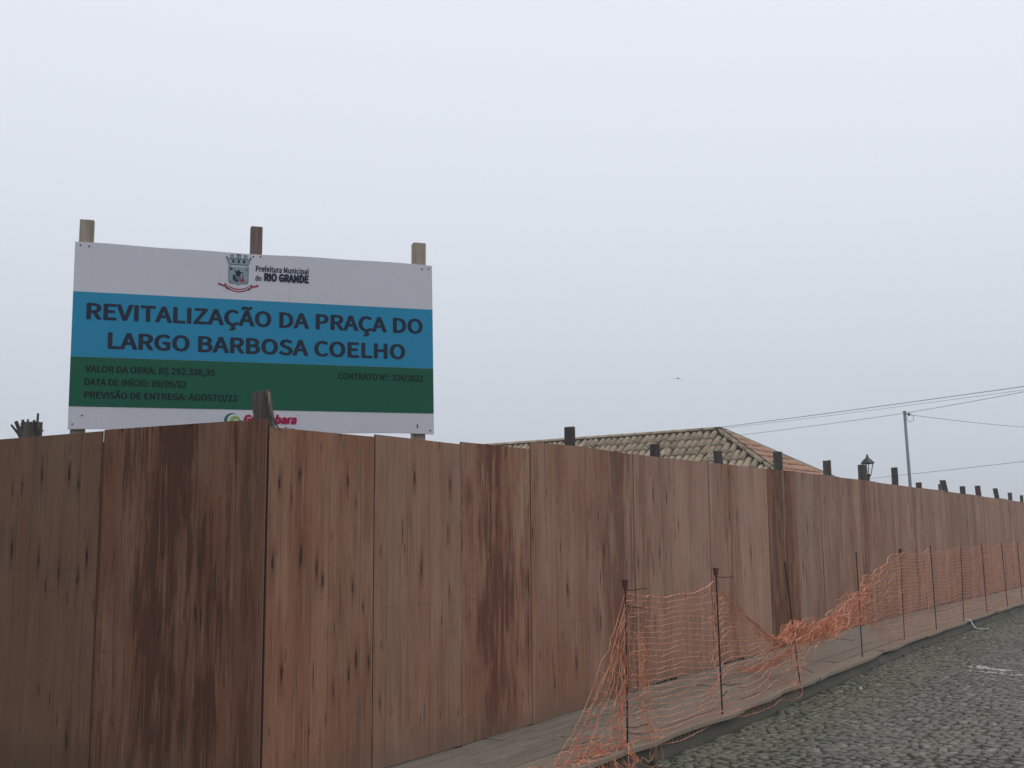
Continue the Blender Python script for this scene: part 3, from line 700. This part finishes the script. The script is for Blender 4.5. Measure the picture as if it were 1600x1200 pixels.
BUN = [(2.68, .35), (3.3, 0), (4.3, 0), (5.3, .0), (5.8, .15), (6.25, .8), (6.5, 1), (9.0, 1), (9.6, .75), (10.6, .35), (11.5, .1), (12, 0), (33, 0)]
rn = random.Random(5)
def smooth_noise(seed):
    r = random.Random(seed); A = [(r.uniform(.5, 9), r.uniform(.5, 30), r.random()*6.3) for _ in range(7)]
    return lambda a, b: sum(math.sin(a*x+b*y+p) for x, y, p in A)/3.2
N1, N2, N3 = smooth_noise(1), smooth_noise(2), smooth_noise(3)
ROWS = 24; DS = .075
net = MB()
cols = []; s = 2.68
while s < 24.0:
    T, B, bu = interp(TOP, s), interp(BOT, s), interp(BUN, s); col = []
    for j in range(ROWS+1):
        v = j/ROWS
        pw = interp([(4.4, 1), (5.1, 1.8), (6.1, 4.5), (6.75, 4.5), (7.0, 1)], s)
        if 3.7 < s < 4.31: v = v**(1-.25*(s-3.7)/.6)
        z_ = T-(T-B)*v**pw; s_ = s
        # near a stake the rows are hitched up; elsewhere they follow the slack of the top line
        n_ = kn(s)-.04 + .05*N1(s*.6, v)*(1-bu) - .03*math.sin(v*3)
        if B < .14 and v > .93: n_ = kn(s)+.018
        ch = .0022+.017*bu
        gj = .0022+.004*bu; z_ += N2(s*1.5, v*2)*(.002+.04*bu) + rn.gauss(0, gj)+N1(s*6, v*9)*.022*bu + .006*N3(s*2, v*2); n_ += rn.gauss(0, gj)+(N3(s*1.6, v*5)*.10*bu); s_ += rn.gauss(0, gj)+N2(s*5, v*8)*.035*bu
        if 3.6 < s < 4.3: s_ += .03*math.sin(v*9)*(s-3.6)
        zmin = (walk_z(s, n_)+.01) if n_ < kn(s) else .02
        if B > .14: z_ = max(z_, zmin)
        col.append(FP(s_, n_, z_))
    cols.append(col); s += DS*(1 if bu < .5 else .8)
R0 = .0026
def strand(pts, r=R0, wob=.0025):
    out_ = [pts[0]]
    for a, b in zip(pts, pts[1:]):
        out_.append((a+b)/2+Vector((rn.gauss(0, wob), rn.gauss(0, wob), rn.gauss(0, wob)-.0015))); out_.append(b)
    net.tube(out_, r, 3, False)
nc = len(cols)
for j in range(ROWS+1):
    far = None
    strand([c[j] for c in cols], R0*(1.5 if j == 0 else 1.0))
for i, c in enumerate(cols):
    strand(c[::1], R0*.55)
for i, c in enumerate(cols):                         # knots
    for j in range(0, ROWS+1):
        if (i < 150) and rn.random() < .35:
            p = c[j]; r = R0*1.7; net.add([p+Vector(q)*r for q in ((1, 0, 0), (-1, 0, 0), (0, 1, 0), (0, -1, 0), (0, 0, 1), (0, 0, -1))], [(0, 2, 4), (2, 1, 4), (1, 3, 4), (3, 0, 4), (2, 0, 5), (1, 2, 5), (3, 1, 5), (0, 3, 5)])
# loose gathered strands over the collapsed stretch
for k in range(46):
    s = rn.uniform(6.0, 9.8); L = rn.uniform(.4, 1.1); pts = []; vv_ = rn.random(); nn_ = rn.gauss(0, .03)
    for i in range(9):
        q = s+(i/8-.5)*L; T, B, bu = interp(TOP, q), max(interp(BOT, q), .3), interp(BUN, q)
        z_ = T-(T-B)*vv_ if q > 6.2 else T-.03
        vv_ = min(max(vv_+rn.gauss(0, .09), 0), 1); nn_ += rn.gauss(0, .022); pts.append(FP(q, kn(q)-.04+nn_, z_))
    strand(pts, R0*.95)
# tail trailing down on the boards
for k in range(26):
    a = FP(6.6+rn.gauss(0, .12), .95+rn.gauss(0, .05), .48+rn.gauss(0, .05)); b = FP(6.9+rn.uniform(-.3, .8), .15+rn.uniform(0, .35), .24); pts = []
    for i in range(8):
        u = i/7; p = a.lerp(b, u); p.z = a.z+(b.z-a.z)*min(1, u*1.5)+rn.gauss(0, .012); p += D*rn.gauss(0, .045); s_ = (p-O).dot(D); n_ = (p-O).dot(Nn); p.z = max(p.z, walk_z(s_, n_)+.008); pts.append(p)
    strand(pts, R0)
# near end: a fan pulled down from the first stake, spilling over the boards and the kerb
fan = []
NR = 13
for j in range(NR):
    f = j/(NR-1)
    top = FP(2.67+rn.gauss(0, .01), 1.07, 1.26-.50*f**.9)
    gs = 1.60+1.02*f**.8; gn = .98+.12*rn.random(); g_ = FP(gs, gn, walk_z(gs, gn)+.015); pts = []
    for i in range(20):
        u = i/13
        if u <= 1:
            p = top.lerp(g_, u) + Nn*(.05*math.sin(u*3.14)*(1-f)) + Vector((0, 0, -.10*f*math.sin(u*3.14)))
        else:
            w = u-1; p = g_ + Nn*(.42*w+.06*math.sin(j)) + D*(-.40*w*(1-.9*f)); n_ = (p-O).dot(Nn); p.z = (.175 if n_ < kn(2) else max(.02, .16-2.2*(n_-kn(2))))
        ch = .004+.010*f + (.02 if u > 1 else 0); p = p+Vector((rn.gauss(0, ch), rn.gauss(0, ch), rn.gauss(0, ch*.6))); p.z = max(p.z, .012); pts.append(p)
    fan.append(pts); strand(pts, R0*1.15, .005)
for i in range(2, 20):
    strand([fan[j][i] for j in range(NR)], R0*.9, .006)
for j in range(NR):
    for i in range(2, 20):
        if rn.random() < .6:
            p = fan[j][i]; net.tube([p-Vector((.006, 0, .010)), p, p+Vector((.004, 0, .010))], [R0, R0*2.0, R0], 4)
# hanks hanging straight down by the first stake
for (sc_, top_z, wd, nst) in ((2.93, .92, .030, 6), (2.50, .60, .045, 4), (2.22, .30, .07, 4)):
    H = []
    for k in range(nst):
        o1 = rn.gauss(0, wd); pts = []; zt = top_z+rn.gauss(0, .06); n0 = 1.07+rn.gauss(0, .02)
        for i in range(16):
            u = i/15; z_ = zt*(1-u)+.015; n_ = n0+(.08*min(1, max(0, (u-.6)*4)))
            pts.append(FP(sc_+o1*(.4+.9*u)+rn.gauss(0, .012), n_+rn.gauss(0, .012), max(z_, .015 if n_ > kn(sc_) else .18)))
        H.append(pts); strand(pts, R0*1.05, .006)
    for i in range(1, 16, 1):
        if rn.random() < .5: strand([H[k][i] for k in rn.sample(range(nst), 3)], R0*.9, .008)
# heap lying on kerb and cobbles
for k in range(20):
    p = FP(rn.uniform(1.3, 2.9), rn.uniform(.9, 1.30), 0); pts = []; a = rn.random()*6.28
    for i in range(7):
        a += rn.gauss(0, .8); p = p+Vector((math.cos(a), math.sin(a), 0))*.06; n_ = (p-O).dot(Nn)
        q = p.copy(); q.z = .172 if n_ < kn(2)-.01 else max(.018, .15-1.5*(n_-kn(2)))
        q.z += abs(rn.gauss(0, .012)); pts.append(q)
    strand(pts, R0, .005)
net_o = net.build('safety_net', M_net); tag(net_o, 'torn orange plastic safety net hung on the rebar stakes, collapsed in the middle', 'net')

# ---------------------------------------------------------------- tiled house behind the hoarding
AP = Vector((4.58, 24.0, 3.99)); kx_ = -.60
fr = Vector((kx_, -math.sqrt(1-kx_*kx_), 0)); en = Vector((-fr.y, fr.x, 0))
house = thing('house', 'low house with a hipped clay tile roof showing above the hoarding', 'house', AP-Vector((0, 0, AP.z)))
def HP(a, b, z): return en*a + fr*b + Vector((0, 0, z))     # local to the house
RL, AE, HB, DR = 11.0, 3.4, 2.45, 1.9
EZ = AP.z-DR
def tile_mat():
    t = NT('clay_roof_tile', .85, .2); P = t.pos(); r = t.rand(); n = t.noise(P, 9, 4); l = t.noise(P, 28, 3); side = t.sepv(t.n('ShaderNodeNewGeometry').outputs['True Normal'])
    w = t.mix(r, (.33, .255, .175), (.43, .34, .24)); w = t.mix(t.sm(t.math('FRACT', t.mul(r, 5.7)), .85, .95), w, (.30, .205, .15)); w = t.mix(t.sm(n, .5, .68, 0, .7), w, (.17, .15, .125)); w = t.mix(t.sm(l, .58, .7, 0, .5), w, (.10, .095, .085))
    return t.done(w, l, .3, .01)
def tile_mat2():
    t = NT('orange_roof_tile', .85, .2); P = t.pos(); r = t.rand(); n = t.noise(P, 9, 4)
    w = t.mix(r, (.40, .215, .14), (.46, .28, .19)); w = t.mix(t.sm(n, .5, .7, 0, .6), w, (.24, .15, .11)); return t.done(w, n, .3, .01)
M_tile, M_tile2 = tile_mat(), tile_mat2()
M_deck = soil_mat('roof_underlay', (.04, .032, .026), (.07, .055, .045), 15)
M_wall = flat('cream_plaster', (.55, .50, .42), .9, .2, 3); M_glass = flat('window_glass', (.03, .04, .045), .1); M_frame = flat('window_frame', (.20, .12, .07), .5)
mb = MB(); mb.v = [Vector(HP(*q)) for q in ((0, 0, AP.z-.02), (AE, HB, EZ-.02), (AE, -HB, EZ-.02), (-RL, 0, AP.z-.02), (-RL, HB, EZ-.02), (-RL, -HB, EZ-.02))]
mb.f = [(0, 3, 4, 1), (0, 1, 2), (0, 2, 5, 3), (1, 4, 5, 2), (3, 5, 4)]
roof = mb.build('roof', M_deck, house)
mb = MB(); x0, x1, y0, y1 = -RL+.2, AE-.5, -HB+.5, HB-.5
wins = [(-10, 1.1), (-7, 1.1), (-4, 1.1), (-1, 1.1)]
mb.add([HP(x0, y0, 0), HP(x1, y0, 0), HP(x1, y1, 0), HP(x0, y1, 0), HP(x0, y0, EZ-.03), HP(x1, y0, EZ-.03), HP(x1, y1, EZ-.03), HP(x0, y1, EZ-.03)], [(0, 1, 5, 4), (1, 2, 6, 5), (2, 3, 7, 6), (3, 0, 4, 7)])
mb.build('wall', M_wall, house)
for (a, w) in wins:
    mb = MB(); c_ = HP(a, y1+.02, 1.2); Rm = Matrix.Rotation(math.atan2(en.y, en.x), 3, 'Z'); mb.box(c_, (w, .05, 1.2), Rm); wf = mb.build('window', M_frame, house)
    mb = MB(); mb.box(HP(a, y1+.045, 1.2), (w-.14, .02, 1.06), Rm); mb.build('pane', M_glass, wf)
# barrel tiles
PITCH, LEN, EXP = .172, .38, .30
def barrel():
    vs = []; k = 6
    for (y, r) in ((0, .083), (-LEN, .066)):
        for i in range(k+1):
            a = math.pi*i/k; vs.append(Vector((r*math.cos(a), y, r*.80*math.sin(a))))
    vs += [Vector((v.x*.80, v.y, v.z*.76)) for v in vs[:k+1]]
    fs = [(i, i+1, k+1+i+1, k+1+i) for i in range(k)]; b = 2*(k+1); fs += [(i, b+i, b+i+1, i+1) for i in range(k)]
    return vs, fs
TV, TF = barrel()
tme = []
for mt in (M_tile, M_tile2):
    me = bpy.data.meshes.new('roof_tile'); me.from_pydata([tuple(v) for v in TV], [], TF); me.materials.append(mt)
    for i_, p in enumerate(me.polygons): p.use_smooth = i_ < 6
    tme.append(me)
tiles = []
slope_f = math.atan2(DR, HB); slope_e = math.atan2(DR, AE)
def frame(down, lat):
    dz = down.normalized(); up = lat.cross(dz); 
    if up.z < 0: lat = -lat; up = lat.cross(dz)
    Mx = Matrix((lat, dz, up)).transposed(); return Mx    # x lateral, y down-slope (tile 0 end = lower lip), z up
rt = random.Random(9)
def lay(kind, u0, u1, lat, downh, length, slope, edge_fn, mat_i):
    Lc = length/math.cos(slope); u = u0
    down = (downh*math.cos(slope)+Vector((0, 0, -math.sin(slope))))
    Mx = frame(down, lat.copy())
    while u < u1:
        lo = edge_fn(u)           # how far from the ridge (horizontal) this column starts
        r = Lc
        while r > lo/math.cos(slope)+.33:
            jr = rt.uniform(-.012, .012)
            p = lat*(u+rt.uniform(-.008, .008)) + down*(r+jr) + Vector((0, 0, AP.z+.012))
            Rj = Mx @ Matrix.Rotation(rt.gauss(0, .035), 3, 'Z') @ Matrix.Rotation(rt.uniform(.03, .07), 3, 'X')
            tiles.append((p, Rj, mat_i)); r -= EXP
        u += PITCH
lay('f', -RL+.1, AE, en, fr, HB, slope_f, lambda u: max(u, 0)*HB/AE, 0)
lay('b', -RL+.1, AE, en, -fr, HB, slope_f, lambda u: max(u, 0)*HB/AE, 0)
lay('e', -HB+.08, HB, fr, en, AE, slope_e, lambda u: abs(u)*AE/HB, 1)
def tile_seen(T):
    p = T[0]+house.location; v = p-EYE; az_ = v.xy
    if T[0].dot(-fr) > .05 and T[2] == 0: return None
    den = az_.x*Nn.x+az_.y*Nn.y; f_ = (O-EYE).to_2d().dot(Nn.to_2d())/den
    hd = v.xy.length*f_
    if v.z/v.xy.length < (2.5-1.7)/hd: return None
    w = in_view(p)
    if not w or w[0] < 740: return None
    return w[2]
cand = sorted([(tile_seen(T), i) for i, T in enumerate(tiles) if tile_seen(T)])
chosen = set(i for _, i in cand[:290]); stuff = [MB(), MB()]
for i, (p, R, mi) in enumerate(tiles):
    if i in chosen:
        o = bpy.data.objects.new('roof_tile', tme[mi]); link(o, roof); o.location = p; o.rotation_euler = R.to_euler()
    else:
        stuff[mi].add([R @ v + p for v in TV], TF)
for mi in (0, 1):
    o = stuff[mi].build('roof_tiling', (M_tile, M_tile2)[mi], roof, False); o['kind'] = 'stuff'
print('tiles', len(tiles), 'seen', len(cand))
# ridge and hip caps, mortared
def caps(a, b, n):
    v = b-a; L = v.length; d_ = v.normalized(); lat = d_.cross(Vector((0, 0, 1))).normalized(); Mx = frame(d_, lat); k = int(L/.34)
    for i in range(k+1):
        p = a+d_*(i*.34+.38)+Vector((0, 0, .012)); R = Mx @ Matrix.Rotation(rt.gauss(0, .03), 3, 'Z') @ Matrix.Rotation(-.02, 3, 'X')
        o = bpy.data.objects.new('ridge_tile', tme[0]); link(o, roof); o.location = p; o.rotation_euler = R.to_euler(); o.scale = (1.3, 1, 1.0)
A0 = HP(0, 0, AP.z)
caps(HP(-RL, 0, AP.z), A0-en*.45, 0); caps(A0, HP(AE, HB, EZ), 1); caps(A0, HP(AE, -HB, EZ), 2)
mb = MB(); mb.tube([HP(-RL, 0, AP.z-.012), A0-Vector((0, 0, .012))], .09, 8); mb.tube([A0, HP(AE, HB, EZ)], .085, 6); mb.tube([A0, HP(AE, -HB, EZ)], .085, 6); mb.build('mortar', M_deck, roof)

# ---------------------------------------------------------------- street lantern behind the hoarding
lan = thing('street_lamp', 'old-fashioned black lantern lamp post peeping over a fence stump', 'lamp', (11.73, 36, 0), .35)
def lathe(prof, k=6, rot=0): 
    vs = []; fs = []
    for (r, z) in prof:
        for j in range(k): a = 2*math.pi*j/k+rot; vs.append((r*math.cos(a), r*math.sin(a), z))
    for i in range(len(prof)-1):
        for j in range(k): fs.append((i*k+j, i*k+(j+1) % k, (i+1)*k+(j+1) % k, (i+1)*k+j))
    return vs, fs
def lpart(name, prof, mat, k=6): vs, fs = lathe(prof, k); return mesh_obj(name, vs, fs, mat, lan)
lpart('post', [(.16, 0), (.16, .35), (.10, .42), (.075, .6), (.06, 2.2), (.05, 3.3), (.075, 3.34), (.05, 3.40), (.045, 3.52), (.085, 3.56), (.10, 3.60), (0, 3.60)], M_iron, 12)
lpart('lantern_roof', [(.235, 3.985), (.245, 4.0), (.15, 4.10), (.06, 4.17), (.05, 4.19), (0, 4.19)], M_iron)
lpart('finial', [(.03, 4.18), (.055, 4.205), (.025, 4.225), (.04, 4.25), (.015, 4.275), (0, 4.31)], M_iron, 8)
mb = MB()
for j in range(6):
    a = 2*math.pi*j/6; mb.tube([(.095*math.cos(a), .095*math.sin(a), 3.60), (.195*math.cos(a), .195*math.sin(a), 3.99)], .013, 4)
    a2 = 2*math.pi*(j+1)/6; mb.tube([(.195*math.cos(a), .195*math.sin(a), 3.985), (.195*math.cos(a2), .195*math.sin(a2), 3.985)], .014, 4)
    mb.tube([(.10*math.cos(a), .10*math.sin(a), 3.62), (.10*math.cos(a2), .10*math.sin(a2), 3.62)], .012, 4)
mb.build('lantern_frame', M_iron, lan)
t = NT('lantern_glass', .05); t.b.inputs['Transmission Weight'].default_value = 1.; t.b.inputs['IOR'].default_value = 1.1; t.b.inputs['Base Color'].default_value = (.8, .85, .88, 1)
for j in range(6):
    a = 2*math.pi*j/6; a2 = a+math.pi/3
    mesh_obj('pane', [(.093*math.cos(a), .093*math.sin(a), 3.62), (.093*math.cos(a2), .093*math.sin(a2), 3.62), (.19*math.cos(a2), .19*math.sin(a2), 3.98), (.19*math.cos(a), .19*math.sin(a), 3.98)], [(0, 1, 2, 3)], t.m, lan)

# ---------------------------------------------------------------- pole and cables
pole = thing('utility_pole', 'slim grey steel utility pole leaning slightly behind the hoarding', 'pole', (14.62, 40, 0))
mb = MB(); mb.tube([(0, 0, 0), (-.06, 0, 3.0), (-.12, 0, 6.14)], [.062, .058, .052], 12); mb.build('shaft', M_galv, pole, True)
mb = MB(); mb.tube([(-.12, 0, 6.14), (-.12, 0, 6.155)], [.074, .07], 12); mb.build('cap', M_iron, pole)
mb = MB(); mb.tube([(-.12, -.02, 6.06), (.0, -.06, 6.03), (.10, -.06, 6.02)], .022, 6); mb.tube([(.02, -.06, 6.10), (.02, -.06, 5.97)], .035, 8); mb.build('insulator', M_galv, pole)
mb = MB(); mb.tube([(.06+.13*math.sin(a), -.06, 5.89+.13*math.cos(a)) for a in [i*2*math.pi/14 for i in range(15)]], .009, 5); mb.build('cable_loop', M_wire, pole)
def cable(a, b, sag, r, label, ext=0):
    a, b = Vector(a), Vector(b); pts = []
    for i in range(25):
        u = i/24; p = a.lerp(b, u); p.z -= sag*4*u*(1-u); pts.append(p)
    mb = MB(); mb.tube(pts, r, 5); o = mb.build('power_cable', M_wire); tag(o, label, 'cable', 'overhead cables above the street')
def ex(a, b, ka, kb):
    a, b = Vector(a), Vector(b); return a+(a-b)*ka, b+(b-a)*kb
def at(x, y, Y):                     # point on the sight line through (x, y), Y metres up the street
    r_ = CF + CR*((x-800)/1700) - CU*((y-600)/1700); return EYE + r_*(Y/r_.y)
a, b = ex((9.74, 48, 6.51), (17.0, 36.2, 6.63), .3, 1.5); cable(a, b, .12, .013, 'thick upper cable running from the roof ridge to the upper right')
a, b = ex((9.80, 48.1, 6.46), (17.1, 36.3, 6.57), .3, 1.5); cable(a, b, .16, .007, 'thin wire twinned just below the thick upper cable')
cable((8.3, 50, 6.0), (14.50, 40, 6.08), .04, .0095, 'thin lower cable reaching the steel pole from the left, passing above the roof')
a, b = ex((14.50, 40, 6.08), (16.5, 34.6, 6.25), 0, 2.0); cable(a, b, .10, .0095, 'thin lower cable leaving the steel pole towards the upper right')
a, b = ex((14.65, 40, 6.03), (21.7, 46, 6.22), 0, .8); cable(a, b, .12, .0095, 'thin cable dipping away to the right from the steel pole')
a, b = ex((21.1, 65, 4.93), (24.0, 51, 5.02), .3, 1.2); cable(a, b, .05, .013, 'lowest cable running low behind the lantern and the pole')

# ---------------------------------------------------------------- gull
def gull():
    span = .62; vs = []; fs = []; k = 13
    for i in range(k):
        u = i/(k-1)*2-1; x = u*span/2; ch = .085*(1-abs(u)**2.2)+.012; z_ = .085*(1-abs(u)**1.7)+.012*math.cos(u*9); y = .05*abs(u)
        vs += [(x, y-ch/2, z_), (x, y, z_+.012*(1-abs(u))+.004), (x, y+ch/2, z_), (x, y, z_-.006)]
    for i in range(k-1):
        for j in range(4): fs.append((i*4+j, i*4+(j+1) % 4, i*4+4+(j+1) % 4, i*4+4+j))
    fs += [(0, 1, 2, 3), (k*4-1, k*4-2, k*4-3, k*4-4)]
    t = thing('gull', 'small distant gull gliding with bowed wings in the foggy sky', 'bird', (10.77, 70, 11.70), .35)
    M_g = flat('feathers', (.12, .12, .13), .7)
    mb = MB(); mb.tube([(0, -.20, .07), (0, -.16, .075), (0, -.10, .08), (0, 0, .08), (0, .10, .08), (0, .20, .085)], [.006, .022, .030, .036, .026, .004], 8); mb.build('body', M_g, t, True)
    mesh_obj('wings', vs, fs, M_g, t, True)
    mesh_obj('tail', [(-.012, .14, .08), (.012, .14, .08), (.035, .24, .085), (-.035, .24, .085), (-.012, .14, .086), (.012, .14, .086), (.035, .24, .089), (-.035, .24, .089)], [(0, 3, 2, 1), (4, 5, 6, 7), (0, 1, 5, 4), (1, 2, 6, 5), (2, 3, 7, 6), (3, 0, 4, 7)], M_g, t)
gull()

# ---------------------------------------------------------------- litter
M_rag = flat('pale_plastic', (.5, .5, .5), .5)
mb = MB(); p0 = FP(16.1, kn(16.1)-.01, .175)
def rib(pts, w):
    vs = []; 
    for i, p in enumerate(pts):
        p = Vector(p); a = D*w*(1+.3*math.sin(i*2)); vs += [p-a, p+a, p+a+Vector((0, 0, .006)), p-a+Vector((0, 0, .006))]
    fs = []
    for i in range(len(pts)-1):
        for j in range(4): fs.append((i*4+j, i*4+(j+1) % 4, i*4+4+(j+1) % 4, i*4+4+j))
    return vs, fs+[(3, 2, 1, 0), tuple(len(vs)-4+j for j in range(4))]
vs, fs = rib([FP(16.0, .90, .185), FP(16.05, 1.0, .16), FP(16.06, 1.03, .09), FP(16.02, 1.08, .03), FP(15.98, 1.2, .02), FP(15.9, 1.32, .03)], .035)
tag(mesh_obj('plastic_scrap', vs, fs, M_rag), 'twisted white plastic scrap hanging over the kerb edge', 'litter')
def scrap(s, n, r, col, label):
    vs = []; rr = random.Random(int(s*10)); k = 7
    for z_ in (.008, .03):
        for i in range(k): a = 6.283*i/k; f = r*rr.uniform(.6, 1.1)*(1 if z_ < .02 else .6); vs.append(FP(s, n, z_)+Vector((math.cos(a)*f, math.sin(a)*f, rr.uniform(0, .006))))
    fs = [(i, (i+1) % k, k+(i+1) % k, k+i) for i in range(k)]+[tuple(k+i for i in range(k))]
    tag(mesh_obj('paper_scrap', vs, fs, flat('scrap_'+str(int(s)), col, .7)), label, 'litter')
scrap(14.1, 1.25, .035, (.55, .28, .25), 'small pinkish scrap on the cobbles by the kerb')
scrap(7.55, 1.42, .022, (.6, .6, .58), 'tiny white scrap lying on the near cobbles below the kerb')

# ---------------------------------------------------------------- fog
hz = MB(); hz.box((0, 120, 7.4), (700, 500, 17.0)); ho = hz.build('haze', None)
hm = bpy.data.materials.new('fog'); hm.use_nodes = True; ht = hm.node_tree; ht.nodes.clear()
oo = ht.nodes.new('ShaderNodeOutputMaterial'); pv = ht.nodes.new('ShaderNodeVolumePrincipled')
pv.inputs['Density'].default_value = .0019; pv.inputs['Color'].default_value = (.96, .975, 1, 1); pv.inputs['Anisotropy'].default_value = .0
ht.links.new(pv.outputs[0], oo.inputs['Volume']); ho.data.materials.append(hm); ho['kind'] = 'stuff'
